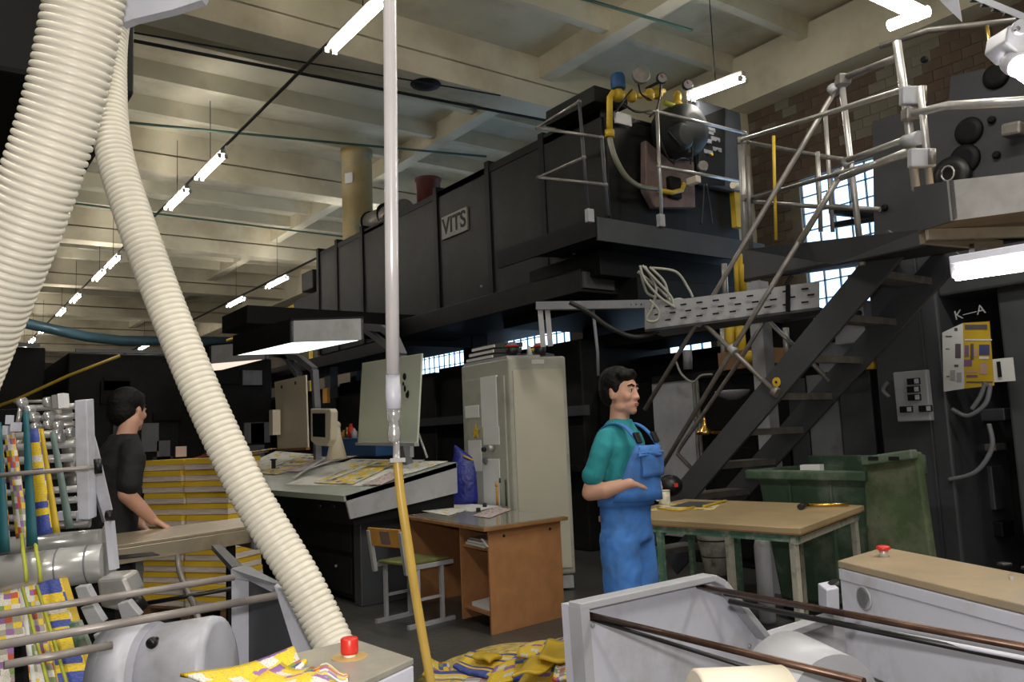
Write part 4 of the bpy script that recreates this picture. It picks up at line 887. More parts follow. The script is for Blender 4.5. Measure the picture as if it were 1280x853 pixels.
MB().bar(ctop(.7, .5, .03), ctop(1.0, .3, .03), .3, .05).build('grey_case', M_['mid'], label='flat dark grey case on the right of the cabinet top', cat='case', bevel=.01)
t = thing('warning_lamp', 'black lamp with yellow band on the cabinet top beside the strut', 'lamp', ctop(.8, .4, .06)); o_ = ctop(.8, .4, .056)
MB().lathe(o_, [(.05, 0), (.05, .02)], 14).build('base', M_['black'], t); MB().lathe(o_+V(0, 0, .02), [(.055, 0), (.055, .03)], 14).build('band', M_['yel'], t); MB().lathe(o_+V(0, 0, .05), [(.05, 0), (.03, .02)], 14).build('cap', M_['black'], t)

# ================================================================== DESK AND STOOL
da = PZ(615, 795, 0); db = PZ(697, 770, 0)
sx = V(1, .12, 0).normalized(); sy = V(.10, 1, 0).normalized(); DW, DL, DH = (db-da).length, 1.42, .76
dk = thing('writing_desk', 'particle-board writing desk with open shelves below the glass-topped worktop', 'desk', da)
def dq(u, v, z): return V(da.x, da.y, z)+sx*u+sy*v
def dbox(u0, u1, v0, v1, z0, z1, nm, m): return MB().prism([dq(u0, v0, z0), dq(u1, v0, z0), dq(u1, v1, z0), dq(u0, v1, z0)], V(0, 0, z1-z0)).build(nm, M_[m], dk, bevel=.002)
dbox(0, DW, 0, .022, 0, DH-.025, 'side_panel', 'wood'); dbox(0, DW, .45, .47, .04, DH-.025, 'divider', 'wood'); dbox(0, DW, DL-.022, DL, 0, DH-.025, 'side_panel', 'wood')
dbox(DW-.12, DW-.1, .47, DL-.02, .1, DH-.025, 'back_panel', 'wood'); dbox(DW-.05, DW-.03, .02, .45, .04, DH-.025, 'back_panel', 'wood')
dbox(.02, DW-.05, .02, .45, .58, .6, 'shelf', 'wood'); dbox(.02, DW-.05, .02, .45, .12, .14, 'shelf', 'wood')
dbox(-.07, DW+.05, -.05, DL+.03, DH-.025, DH, 'desktop', 'woodedge')
for u in (.15, DW-.12): MB().lathe(dq(u, -.001, .68), [(.012, 0), (.012, .002)], 8, -sy).build('cam_cap', M_['black'], dk)
MB().prism([dq(-.05, -.03, DH+.001), dq(DW+.03, -.03, DH+.001), dq(DW+.03, DL*.95, DH+.001), dq(-.05, DL*.95, DH+.001)], V(0, 0, .006)).build('glass_sheet', mat('desk_glass', (.30, .29, .24), .12, 0, .1, 2), label='grey-green glass sheet covering the desk top', cat='glass sheet')
def flat(pts, m, name, label, cat, z, group=None, th=.002, root=None):
    b = MB(); b.sheet(*[PZ(x, y, z) for x, y in pts]); return b.build(name, m, label=label, cat=cat, group=group, solid=th)
flat([(540, 634), (590, 640), (625, 633), (560, 628)], M_['paper'], 'paper_sheet', 'white paper lying nearest the bag on the desk', 'paper', .772)
flat([(520, 638), (560, 645), (592, 636), (545, 630)], newsw, 'paper_sheet', 'printed paper on the far left of the desk', 'paper', .771)
flat([(590, 645), (612, 648), (640, 637), (620, 634)], newsp, 'paper_sheet', 'small dull printed sheet under the bottles on the desk', 'paper', .771)
for k in range(3):
    MB().prism([dq(.0+.01*k, .06, .603+.02*k), dq(.2, .06, .603+.02*k), dq(.2, .36, .603+.02*k), dq(.02, .4-.03*k, .603+.02*k)], V(0, 0, .015)).build('magazine', [newsw, M_['paper'], newsp][k], label=['bottom', 'middle', 'top'][k]+' magazine of the pile on the upper desk shelf', cat='magazine', group='magazines on the desk shelf')
MB().prism([dq(.05, .08, .143), dq(.35, .1, .143), dq(.33, .4, .143), dq(.05, .38, .143)], V(0, 0, .03)).build('paper_pile', M_['paper'], label='white papers on the bottom shelf of the desk', cat='paper')
MB().prism([dq(-.012, .02, .62), dq(-.008, .02, .62), dq(-.008, .1, .67), dq(-.012, .1, .67)], V(0, -.03, .0)).build('hanging_tag', M_['paper'], label='white tag hanging at the corner of the upper desk shelf', cat='tag')
# bag
bc = PZ(582, 630, .77); bt = PX(582, 562, bc.x); hB = .5
t = thing('plastic_bag', 'crumpled blue plastic bag standing on the desk against the cabinet', 'bag', bc)
rr = random.Random(2); b = MB(); rings = []
N_ = 20
for j, (h, wx, wy, sh) in enumerate(((0, .15, .09, 0), (.06, .165, .10, 0), (.16, .155, .10, .01), (.28, .15, .085, .03), (.38, .145, .06, .05), (.44, .14, .035, .06), (.47, .13, .02, .065))):
    for k in range(N_):
        a = 2*math.pi*k/N_; rr_ = 1+rr.uniform(-.09, .09)
        b.v.append(bc+rt*(wx*math.cos(a)*rr_+sh*.8)+fw*(wy*math.sin(a)*rr_)+V(0, 0, h-(.10*math.cos(a)*(h/.47)**2 if True else 0)))
for j in range(6):
    for k in range(N_): b.f.append([j*N_+k, j*N_+(k+1) % N_, (j+1)*N_+(k+1) % N_, (j+1)*N_+k]); b.sm.append(True)
b.f.append(list(range(N_))); b.sm.append(False); b.f.append(list(range(6*N_, 7*N_))); b.sm.append(False)
b.build('body', M_['bag'], t)
MB().tube([bc+rt*.18+fw*0+V(0, 0, .38), bc+rt*.0+fw*-.06+V(0, 0, .47)], .01, 6).build('handle_fold', M_['yel'], t)
for i, (x, y0, y1, r, m, l) in enumerate(((628, 632, 598, .022, 'green', 'tall green-capped bottle'), (622, 632, 604, .014, 'orng', 'slim orange tube'), (618, 630, 606, .012, 'blue', 'blue pen'), (633, 633, 600, .008, 'green', 'green pencil'), (615, 628, 610, .01, 'lgrey', 'grey pen'))):
    a = PZ(x, y0, .772); hgt = (y0-y1)/F*(a-EYE).dot(fw)
    t = thing('desk_bottle' if i < 2 else 'pen', l+' standing upright among the pens on the desk', 'bottle' if i < 2 else 'pen', a)
    MB().lathe(a, [(r, 0), (r, hgt*.8), (r*.6, hgt*.86)], 12).build('body', M_['wcable' if i == 0 else m], t)
    MB().lathe(a+V(0, 0, hgt*.82), [(r*1.1, 0), (r*1.1, hgt*.18)], 12).build('cap', M_[m], t)
for x, y in ((606, 634), (598, 640)): MB().lathe(PZ(x, y, .772), [(.02, 0), (.02, .03), (.01, .035)], 10).build('small_bottle', M_['black'], label='tiny black jar on the desk ' + ('by the pens' if x > 600 else 'on the papers'), cat='jar')
# chair
s0 = PZ(515, 700, .47)
sc = thing('school_chair', 'small chair with grey tube sled legs and orange picture backrest', 'chair', (s0.x, s0.y, 0))
cxv, cyv = V(.98, .17, 0), V(-.17, .98, 0)
def sq(u, v, z): return V(s0.x, s0.y, z)+cxv*u+cyv*v
MB().prism([sq(-.2, -.2, .46), sq(.22, -.2, .46), sq(.2, .18, .46), sq(-.2, .18, .46)], V(0, 0, .02)).build('seat', mat('worn_green_seat', (.16, .17, .05), .5, 0, .3, 8), sc, bevel=.006)
MB().bar(sq(-.2, -.22, .445), sq(.23, -.22, .445), .025, .03).build('seat_rail', M_['lgrey'], sc)
MB().bar(sq(-.2, .2, .445), sq(.23, .2, .445), .025, .03).build('seat_rail', M_['lgrey'], sc)
for v in (-.21, .19):
    for u in (-.12, .12): MB().bar(sq(u, v, .03), sq(u, v, .45), .035, .025).build('leg', M_['lgrey'], sc)
    MB().bar(sq(-.22, v, .015), sq(.24, v, .015), .03, .03).build('foot', M_['lgrey'], sc)
    MB().bar(sq(-.12, v, .2), sq(.12, v, .2), .02, .02).build('stretcher', M_['lgrey'], sc)
    MB().bar(sq(-.22, v, .4), sq(-.27, v, .72), .04, .03).build('back_post', M_['lgrey'], sc)
bk = MB().prism([sq(-.26, -.2, .6), sq(-.26, .2, .6), sq(-.28, .2, .74), sq(-.28, -.2, .74)], cxv*.02).build('backrest', M_['orng'], sc, bevel=.004)
MB().prism([sq(-.262, -.08, .62), sq(-.262, .04, .62), sq(-.282, .04, .72), sq(-.282, -.08, .72)], cxv*-.004).build('picture', M_['pink'], bk)

# ================================================================== WORK TABLE
tz = .88
fr = PZ(1000, 661, tz); br_ = PZ(1080, 632, tz); fl_ = fr+(PZ(820, 650, tz)-fr)*1.5; bl_ = fl_+(br_-fr)
tb = thing('work_table', 'tan-topped work table with peeling green and white legs', 'table', (fr.x, fr.y, 0))
MB().prism([x-V(0, 0, .03) for x in (fr, br_, bl_, fl_)], V(0, 0, .03)).build('tabletop', M_['tan'], tb, bevel=.003)
MB().prism([x-V(0, 0, .035) for x in (fr, br_, bl_, fl_)], V(0, 0, .008)).build('edge_strip', M_['woodedge'], tb)
ux_, uy_ = (br_-fr).normalized(), (fl_-fr).normalized(); LW, LL = (br_-fr).length, (fl_-fr).length
def tq(u, v, z): return V(fr.x, fr.y, z)+ux_*u+uy_*v
for v in (.06, .45, .93, LL-.06):
    for u in (.05, LW-.05): MB().bar(tq(u, v, 0), tq(u, v, tz-.07), .035, .035).build('leg', M_['crust' if v < .5 else 'tealpaint'], tb, bevel=.002)
for u in (.05, LW-.05): MB().bar(tq(u, .03, tz-.055), tq(u, LL-.03, tz-.055), .035, .045).build('apron', M_['tealpaint'], tb)
for v in (.05, LL-.05): MB().bar(tq(.03, v, tz-.07), tq(LW-.03, v, tz-.07), .035, .035).build('apron', M_['crust'], tb)
for v in (.06, LL-.06): MB().bar(tq(.05, v, .2), tq(LW-.05, v, .2), .03, .03).build('stretcher', M_['tealpaint'], tb)
def cyl_px(x, yb, z): return PZ(x, yb, z)
mg = thing('mug', 'white patterned mug standing on the table beside the worker', 'mug', PZ(831, 632, tz)); q = PZ(831, 631, tz)
MB().lathe(q+V(0, 0, .001), [(.038, 0), (.041, .01), (.041, .10), (.037, .10), (.035, .02)], 20).build('body', newsw if False else mat('mug_glaze', (.62, .58, .48), .25, 0, .25, 40), mg)
MB().lathe(q+V(0, 0, .09), [(.0415, 0), (.0415, .009)], 20).build('rim_band', M_['cab'], mg)
MB().tube([q-rt*.038+V(0, 0, .08), q-rt*.062+V(0, 0, .075), q-rt*.066+V(0, 0, .045), q-rt*.055+V(0, 0, .028), q-rt*.038+V(0, 0, .025)], .006, 8).build('handle', M_['paper'], mg)
flat([(812, 638), (892, 637), (905, 628), (830, 629)], newsy, 'newspaper', 'yellow printed newspaper under the mug on the table', 'newspaper', tz+.002)
flat([(838, 633), (876, 634), (895, 628), (862, 627)], mat('dark_photo_page', (.08, .08, .08), .4), 'photo_page', 'dark glossy page lying on the yellow newspaper', 'paper', tz+.006)
MB().bar(PZ(880, 633, tz+.012), PZ(907, 626, tz+.012), .02, .01).build('yellow_marker', M_['yel'], label='yellow marker beyond the newspaper on the table', cat='marker')
MB().tube([PZ(822, 636, tz+.014), PZ(850, 638, tz+.014), PZ(868, 634, tz+.014)], .008, 6).build('yellow_band', M_['yel'], label='yellow band lying on the newspaper by the mug', cat='band')
t = thing('hammer', 'brass-coloured rod tool with dark head near the right end of the table', 'tool', PZ(1003, 633, tz))
MB().cyl(PZ(1005, 632, tz+.015), PZ(1061, 631, tz+.015), .011, 10).build('handle', M_['gold'], t)
MB().cyl(PZ(1000, 634, tz+.02), PZ(1006, 631, tz+.02), .018, 10).build('head', M_['black'], t)
hb = thing('welding_mask', 'black hard case with a red badge behind the mug', 'case', PZ(838, 618, tz)); q = PZ(842, 622, tz)+fw*.12
MB().sphere(q+V(0, 0, .07), (.10, .10, .085), 16, 10).build('shell', M_['black'], hb)
MB().box(q+V(0, 0, .09)-fw*.098+rt*.03, (.03, .006, .03), -.6).build('badge', M_['red'], hb)
# bucket and canister
q = PZ(892, 760, .0)
bq = PZ(893, 655, .62); bx0 = V(bq.x, bq.y, 0)
sc_ = thing('metal_bucket', 'white battered bucket with shiny cone inside under the table', 'bucket', bx0)
MB().lathe(bx0+V(0, 0, .22), [(.10, 0), (.155, .33), (.16, .34)], 24).build('body', mat('dirty_bucket', (.55, .54, .50), .5, 0, .15, 6, dirt=(.15, .15, .14), dscale=9), sc_)
MB().lathe(bx0, [(.12, 0), (.1, .22)], 16).build('stand', M_['dark'], sc_)
MB().lathe(bx0+V(0, 0, .5), [(.15, 0), (.08, .13), (.03, .18)], 24).build('cone', M_['airp'], sc_)
for h in (.14, .27): MB().lathe(bx0+V(0, 0, .22+h), [(.1+.055*h/.33+.003, 0), (.1+.055*h/.33+.004, .008)], 24).build('hoop', M_['dark'], sc_)
q = PZ(952, 672, .6); MB().lathe((q.x, q.y, 0), [(.055, 0), (.06, .02), (.06, .54), (.05, .58), (.02, .6)], 18).build('canister', M_['lgrey'], label='pale cylindrical canister standing under the table next to the green bin', cat='canister')

# ================================================================== GREEN BIN
XN = 5.05
y1_, y0_ = PX(938, 590, XN).y, PX(1084, 590, XN).y; zr = PX(1010, 590, XN).z
gb = thing('waste_container', 'big green plastic waste container behind the table under the stairs', 'bin', (XN+.35, (y0_+y1_)/2, 0))
ym = (y0_+y1_)/2; hw = (y1_-y0_)/2
MB().prism([(XN+.03, ym-hw*.97, zr-.03), (XN+.03, ym+hw*.93, zr-.03), (XN+.12, ym+hw*.8, .15), (XN+.12, ym-hw*.88, .15)], V(.62, 0, 0)).build('body', M_['green'], gb, bevel=.02)
MB().bb((XN-.03, y0_, zr-.06), (XN+.02, y1_+.03, zr+.01)).build('rim', M_['green'], gb, bevel=.012)
MB().bb((XN+.7, y0_, zr-.06), (XN+.76, y1_+.03, zr+.01)).bb((XN, y1_, zr-.06), (XN+.76, y1_+.04, zr+.01)).build('rim', M_['green'], gb, bevel=.01)
MB().bb((XN+.72, y0_, zr), (XN+.76, y1_, zr+.08)).build('back_rim', M_['green'], gb, bevel=.01)
for k in (.2, .55): MB().bb((XN+.02, y0_+.1+k*(y1_-y0_), .2), (XN+.05, y0_+.12+k*(y1_-y0_), zr-.08)).build('rib', M_['green'], gb, bevel=.005)
pp = [PX(x, y, XN) for x, y in ((1078, 573), (1146, 565), (1164, 692), (1184, 820), (1090, 830), (1084, 700))]
MB().prism(pp, V(.07, 0, 0)).build('open_lid', M_['glid'], gb, bevel=.015)
MB().bar(PX(1080, 577, XN-.03), PX(1144, 568, XN-.03), .08, .06).build('lid_grip_bar', M_['green'], gb, bevel=.012)
for x in (1092, 1118): q = PX(x, 573.5, XN-.065); MB().box(q, (.012, .07, .025)).build('grip_hole', M_['black'], gb)
for x in (1010, 1058): MB().cyl((XN+.15, ym+(.3 if x < 1050 else -.3), .08), (XN+.22, ym+(.3 if x < 1050 else -.3), .08), .08, 14).build('wheel', M_['black'], gb)
q = PX(1020, 583, XN+.3); MB().box((XN+.25, q.y, zr+.01), (.1, .14, .05), .3).build('crumpled_paper', M_['paper'], label='scrap of white paper on the rim of the green bin', cat='paper scrap')
MB().bb((XN+.06, y0_+.05, zr-.2), (XN+.68, y1_-.05, zr-.04)).build('bin_contents', M_['kraft'], gb)
# ================================================================== PALLET OF BUNDLED NEWSPAPERS
pp0, pp1 = PZ(182, 765, .1), PZ(285, 765, .1)
q0 = P(178, 700, 7.0); q1 = P(286, 700, 6.7)
pal = thing('pallet', 'wooden pallet under the tall stack of newspaper bundles', 'pallet', V(q0.x, q0.y, 0))
ex = V(q1.x-q0.x, q1.y-q0.y, 0); ey = V(-ex.y, ex.x, 0).normalized()*1.0
for k in range(5): MB().bar(V(q0.x, q0.y, .11)+ey*(.06+.22*k), V(q1.x, q1.y, .11)+ey*(.06+.22*k), .12, .022).build('deck_board', M_['pbrown'], pal)
for k in range(3): MB().bar(V(q0.x, q0.y, .05)+ex*(.05+.45*k)+ey*0, V(q0.x, q0.y, .05)+ex*(.05+.45*k)+ey, .08, .09).build('bearer', M_['pbrown'], pal)
rr = random.Random(11)
z = .122; nrow = 13; hrow = .093
wn_ = ['bottom', 'second lowest', 'third', 'fourth', 'fifth', 'sixth', 'seventh', 'eighth', 'ninth', 'tenth', 'eleventh', 'twelfth', 'top']
bcol = mat('bundle_cover_yellow', (.88, .58, .04), .55, 0, .08, 5)
bed = cells('bundle_edges', [((.88, .74, .66), 4), ((.78, .68, .66), 2), ((.92, .8, .72), 3), ((.62, .57, .6), 1)], 3, 16, jitter=.5, fine=.05)
for r_ in range(nrow):
    for c in range(2):
        a = V(q0.x, q0.y, z)+ex*(.01+.5*c+rr.uniform(-.012, .012))+ey*rr.uniform(-.02, .02)
        w = ex*.475; d = ey*.45; h = V(0, 0, hrow-.004)
        t = thing('newspaper_bundle', '%s %s bundle of folded yellow newspapers on the pallet' % (('left' if c == 0 else 'right'), wn_[r_]), 'newspaper bundle', a, 'newspaper bundles on the pallet')
        b = MB()
        for s0_, s1_, o_ in (((a), w, V(0, 0, 0)), (a+w, d, V(0, 0, 0)), (a+d, -d, V(0, 0, 0)), (a+w+d, -w, V(0, 0, 0))): b.sheet(s0_, s0_+s1_, s0_+s1_+h*.56, s0_+h*.56)
        b.add([a, a+w, a+w+d, a+d], [(0, 1, 2, 3)])
        b.build('page_edges', bed, t)
        tilt = ey*rr.uniform(.0, .02)
        MB().prism([a+h*.52-ey.normalized()*.006-ex*.003, a+w+h*.52-ey.normalized()*.006, a+w+h*.99-ey.normalized()*.002, a+h*.99-ey.normalized()*.002], d).build('cover', bcol, t)
    z += hrow
b = MB().box(V(q0.x, q0.y, z+.06)+ex*.25+ey*.2, (.09, .02, .09)).build('coloured_card', newsp, label='small coloured printed card on top of the pallet stack', cat='card')
for i in range(4):
    a = V(q0.x, q0.y, z+.004+.012*i)+ex*(.55+.05*i)+ey*(.05+.1*(i % 2))
    MB().sheet(a, a+ex*.4+V(0, 0, .01), a+ex*.38+ey*.4, a+ey*.35, 4, 4, lambda u, v: (0, 0, .015*math.sin(5*u+3*v))).build('loose_sheet', news2, label=['lowest', 'second', 'third', 'uppermost'][i]+' loose crumpled sheet on top of the pallet stack', cat='paper', group='loose sheets on the pallet stack', solid=.006)
# ================================================================== LEFT FOREGROUND: FOLDER / STACKER
D1 = 2.75
fo_ = thing('folding_machine', 'steel folding machine with rollers, belts and running newspaper web at the left edge', 'machine', P(60, 640, 3.0)*1)
fo_.location.z = 0; fo_['_off'] = tuple(fo_.location)
def pz_(pts, d): return [P(x, y, d) for x, y in pts]
MB().prism(pz_([(93, 501), (108, 500), (110, 560), (112, 650), (97, 650), (94, 560)], D1), fw*.05).build('upright_plate', M_['white'], fo_, bevel=.003)
MB().prism(pz_([(107, 506), (112, 520), (123, 560), (144, 650), (132, 656), (112, 590)], D1+.05), V(.01, .12, 0)).build('slanted_side_plate', M_['white'], fo_, bevel=.003)
MB().prism([P(x, y, D1+.45) for x, y in ((-40, 515), (95, 508), (100, 700), (-40, 720))], fw*.03).build('back_plate', M_['darker'], fo_)
def rod(x0, y0, x1, y1, r, m, d=D1, nm='roller', d1=None): return MB().cyl(P(x0, y0, d), P(x1, y1, d if d1 is None else d1), r, 14).build(nm, M_[m], fo_)
for (x0, y0, x1, y1, r, m, d) in ((18, 503, 72, 501, 0.0054, 'dsteel', 2.8), (26, 511, 94, 508, 0.0109, 'steel', 2.8), (38, 524, 94, 520, 0.0109, 'steel', 2.8), (38, 535, 94, 530, 0.0102, 'steel', 2.8),
        (-20, 548, 94, 541, 0.0136, 'roller', 2.95), (-20, 562, 94, 555, 0.0136, 'roller', 2.95), (-20, 579, 94, 572, 0.0150, 'roller', 2.95), (-20, 600, 100, 592, 0.0163, 'dsteel', 3.0), (-20, 618, 104, 611, 0.0122, 'roller', 2.95), (-20, 632, 108, 624, 0.0122, 'roller', 2.95), (-20, 650, 110, 643, 0.0136, 'roller', 2.95), (-20, 662, 112, 655, 0.0136, 'dsteel', 2.95), (-20, 596, 122, 584, .0075, 'rodm', 2.65)):
    rod(x0, y0, x1, y1, r, m, d)
MB().cyl(P(122, 574, 2.65), P(123, 592, 2.65), .012, 10).build('rod_knob', M_['black'], fo_)
for x, y in ((61, 521), (61, 531), (43, 522), (45, 534), (72, 541), (88, 541), (75, 548), (38, 513), (60, 503), (28, 504), (73, 533)): MB().cyl(P(x-4, y, 2.77), P(x+4, y-.5, 2.77), .017, 12).build('roller_collar', M_['chrome'], fo_)
for x, y, w_ in ((20, 534, 9), (9, 538, 7), (12, 525, 5)): MB().bar(P(x-w_/2, y, 2.72), P(x+w_/2, y, 2.72), .025, .03).build('white_clamp', M_['white'], fo_)
MB().cyl(P(27, 506, 2.8), P(21, 536, 2.78), .008, 8).build('arm', M_['steel'], fo_)
MB().bar(P(69, 503, 2.78), P(75, 502, 2.78), .035, .045).build('sensor', M_['steel'], fo_); MB().bar(P(76, 502, 2.78), P(83, 501, 2.78), .035, .05).build('sensor_head', M_['paper'], fo_)
for x, y, w_, h_ in ((103, 647, 17, 12), (100, 630, 8, 8), (75, 646, 8, 12), (100, 610, 9, 7), (98, 625, 9, 6)):
    MB().prism(pz_([(x-w_/2, y-h_/2), (x+w_/2, y-h_/2), (x+w_/2, y+h_/2), (x-w_/2, y+h_/2)], 2.88), fw*.02).build('white_block', M_['white'], fo_, bevel=.004)
MB().cyl(P(103, 648, 2.87), P(103, 648, 2.9), .006, 8).build('block_screw', M_['black'], fo_)
for px_, py_ in ((70, 520), (84, 560), (90, 600), (20, 560), (86, 585)): MB().cyl(P(px_, py_, 3.02), P(px_+14, py_-1, 3.02), .04, 14).build('pulley', M_['dsteel'], fo_)
# belts and web up front
def strip(pts, d0, d1, m, nm, th=.003, nv=8, bow=0):
    (a, b, c, d) = pts; q = MB(); q.sheet(P(*d, d1), P(*c, d1), P(*b, d0), P(*a, d0), 1, nv, (lambda u, v: fw*(-bow*math.sin(v*math.pi)))); return q.build(nm, m, fo_, solid=th)
strip([(-6, 530), (1, 528), (12, 690), (-2, 692)], 2.68, 2.6, M_['teal'], 'teal_belt')
strip([(28.5, 515), (35, 514), (47, 682), (33, 684)], 2.7, 2.6, M_['teal'], 'teal_belt')
strip([(62, 541), (69, 540), (92, 660), (82, 662)], 2.72, 2.66, M_['tealg'], 'grey_strap')
strip([(5, 541), (18, 540), (37, 672), (20, 674)], 2.74, 2.66, news2, 'newspaper_web', nv=10)
strip([(37, 537), (49, 536), (66, 667), (46, 671)], 2.75, 2.66, news3, 'newspaper_web', nv=10)
strip([(49, 536), (54, 536), (75, 666), (66, 667)], 2.75, 2.66, M_['yel'], 'web_margin', nv=10)
strip([(-8, 560), (4, 560), (12, 676), (-4, 678)], 2.72, 2.65, news2, 'newspaper_web', nv=10)
# big rollers
MB().cyl(P(-40, 688, 2.85), P(126, 673, 2.9), .032, 24).build('big_roller', M_['roller'], fo_)
MB().cyl(P(-40, 725, 2.62), P(131, 703, 2.7), .062, 36).build('big_roller', M_['roller'], fo_)
for u in (.66, .88): MB().cyl(P(-40, 725, 2.62).lerp(P(131, 703, 2.7), u), P(-40, 725, 2.62).lerp(P(131, 703, 2.7), u+.012), .0635, 36).build('roller_groove', M_['grey'], fo_)
MB().prism(pz_([(126, 662), (134, 650), (144, 700), (140, 722), (128, 738)], 2.72), fw*.03).build('bearing_plate', M_['steel'], fo_, bevel=.006)
MB().bar(P(137, 652, 2.72), P(143, 712, 2.7), .02, .03, fw).build('plate_edge', M_['white'], fo_)
MB().cyl(P(134, 645, 2.7), P(142, 644, 2.7), .018, 10).build('black_knob', M_['black'], fo_)
for x0, x1 in ((27, 32), (43.5, 49.5)): MB().tube([P(x0, 668, 2.64), P(x0+2, 690, 2.58), P(x1, 712, 2.54), P(x1+1, 728, 2.52)], .006, 8).build('yellow_cord', M_['ygrn'], fo_)
# lower web running towards the viewer
q = MB(); q.sheet(P(-6, 880, 2.3), P(128, 866, 2.3), P(84, 722, 2.62), P(-12, 738, 2.62), 1, 1)
lw = q.build('lower_web', M_['yel'], fo_, solid=.003)
for i, (u0, u1, m) in enumerate(((.0, .36, news2), (.36, .40, M_['paper']), (.40, .60, news2), (.62, .92, news3), (.36, .43, M_['paper']))):
    f0 = lambda u, y0=0: P(-12+(84+12)*u, 738-16*u, 2.612); f1 = lambda u: P(-6+134*u, 880-14*u, 2.292)
    q = MB(); q.sheet(f1(u0), f1(u1), f0(u1), f0(u0), 1, 1); q.build('web_print', m, fo_, solid=.002)
MB().tube([P(28, 735, 2.5), P(60, 856, 2.2)], .005, 6).build('yellow_cord', M_['ygrn'], fo_); MB().tube([P(46, 733, 2.5), P(84, 856, 2.2)], .005, 6).build('yellow_cord', M_['ygrn'], fo_)
for pts in ([(93, 735), (108, 733), (118, 752), (100, 756)], [(100, 760), (116, 756), (130, 778), (111, 784)], [(116, 794), (136, 790), (137, 812), (124, 816)], [(146, 756), (160, 752), (175, 770), (152, 775)]):
    MB().prism(pz_(pts, 2.5), fw*.03).build('grey_guide_plate', M_['lgrey'], fo_, bevel=.003)
MB().prism(pz_([(120, 725), (155, 722), (165, 745), (150, 765), (125, 760)], 2.6), fw*.1).build('bearing_block', M_['steel'], fo_, bevel=.01)
MB().prism(pz_([(86, 780), (98, 778), (140, 880), (110, 880)], 2.4), fw*.02).build('green_guide', M_['tealpaint'], fo_)
MB().prism(pz_([(16, 800), (26, 798), (34, 870), (18, 870)], 2.15), fw*.02).build('dark_arm', M_['darker'], fo_, bevel=.004)
MB().prism(pz_([(10, 740), (140, 715), (150, 870), (10, 900)], 2.9), fw*.05).build('lower_back_plate', M_['darker'], fo_)
# ---- frame rods and end plate: the feeder in the foreground
fe = thing('feeder_frame', 'white feeder frame with long rods, drum cover and slanted end plate', 'machine', V(.84, 2.4, 0))
def fr_(pts, r, m, nm='rod'): return MB().tube([Vector(p) for p in pts], r, 12).build(nm, M_[m], fe)
fr_([PZ(-30, 774, 1.0), PZ(292, 722, 1.0)], .0098, 'rodm'); fr_([PZ(-30, 812, 1.0), PZ(345, 745, 1.0)], .0104, 'rodm')
fr_([PZ(5, 832, .93), PZ(140, 807, .93)], .010, 'rodm'); fr_([P(170, 757, 3.0), P(290, 736, 3.0)], .008, 'black')
pd = P(300, 715, 2.6)
MB().prism(pz_([(289, 722), (311, 722), (311, 850), (289, 850)], 2.6), fw*.02).build('end_plate_edge', M_['white'], fe, bevel=.003)
MB().prism([P(311, 722, 2.6), P(345, 742, 2.45), P(385, 830, 2.3), P(385, 880, 2.3), P(311, 870, 2.6)], fw*.02).build('end_plate', M_['mid'], fe)
MB().prism([P(342, 733, 2.45), P(353, 736, 2.42), P(403, 832, 2.2), P(374, 836, 2.25)], fw*.03).build('slanted_plate', M_['white'], fe, bevel=.003)
MB().prism([P(288, 712, 2.62), P(306, 708, 2.66), P(353, 733, 2.46), P(344, 743, 2.42), P(312, 727, 2.56), P(288, 723, 2.58)], fw*.02).build('top_flange', M_['grey'], fe, bevel=.003)
MB().bar(P(270, 684, 3.4), P(297, 712, 2.7), .035, .02).build('strut', M_['mid'], fe)
MB().cyl(P(141, 856, 2.3), P(160, 853, 2.3), .155, 36).build('motor_end', M_['grey'], fe)
MB().cyl(P(158, 854, 2.28), P(196, 848, 2.27), .150, 36).build('motor_collar', M_['white'], fe)
MB().lathe(P(194, 850, 2.3), [(.146, 0), (.146, .17), (.142, .185), (.125, .19)], 36, P(290, 834, 2.3)-P(190, 850, 2.3)).build('drum_cover', M_['white'], fe)
MB().lathe(P(196, 799, 2.14), [(.006, 0), (.006, .02), (.014, .022), (.014, .035), (.008, .04)], 14, -fw).build('black_knob', M_['black'], fe)
MB().bb((.35, 2.3, 0), (.75, 2.7, .72)).build('pedestal', M_['darker'], fe)
MB().cyl(P(166, 744, 2.6), P(178, 760, 2.62), .02, 12).build('black_handle', M_['black'], fe)
# bench board the young man rests on
bt_ = [PZ(x, y, 1.0) for x, y in ((143, 695), (313, 662), (320, 645), (180, 662))]
bt_ = [PZ(140, 683, 1.0), PZ(318, 657, 1.0), PZ(312, 646, 1.0), PZ(140, 668, 1.0)]
bn = thing('metal_bench', 'narrow oily metal bench rail that the man in black leans on', 'bench', V(bt_[0].x, bt_[0].y, 0))
MB().prism([x+V(0, 0, -.015) for x in bt_], V(0, 0, .015)).build('bench_top', M_['tanm'], bn, bevel=.002)
MB().prism([bt_[0]+V(0, 0, -.016), bt_[1]+V(0, 0, -.016), bt_[1]+V(0, 0, -.085), bt_[0]+V(0, 0, -.085)], (bt_[3]-bt_[0]).normalized()*.02).build('front_rail', M_['tanm'], bn, bevel=.003)
for u in (.08, .88): q = bt_[0].lerp(bt_[1], u)+(bt_[3]-bt_[0])*.6; MB().bb((q.x-.02, q.y-.02, 0), (q.x+.02, q.y+.02, .98)).build('leg', M_['dark'], bn)
MB().bb(bt_[1]+V(-.02, -.05, -.12), bt_[1]+V(.12, .25, -.005)).build('end_bracket', M_['grey'], bn, bevel=.01)
MB().bb(P(190, 690, 3.6), P(150, 700, 3.4)).build('under_bracket', M_['darker'], bn)
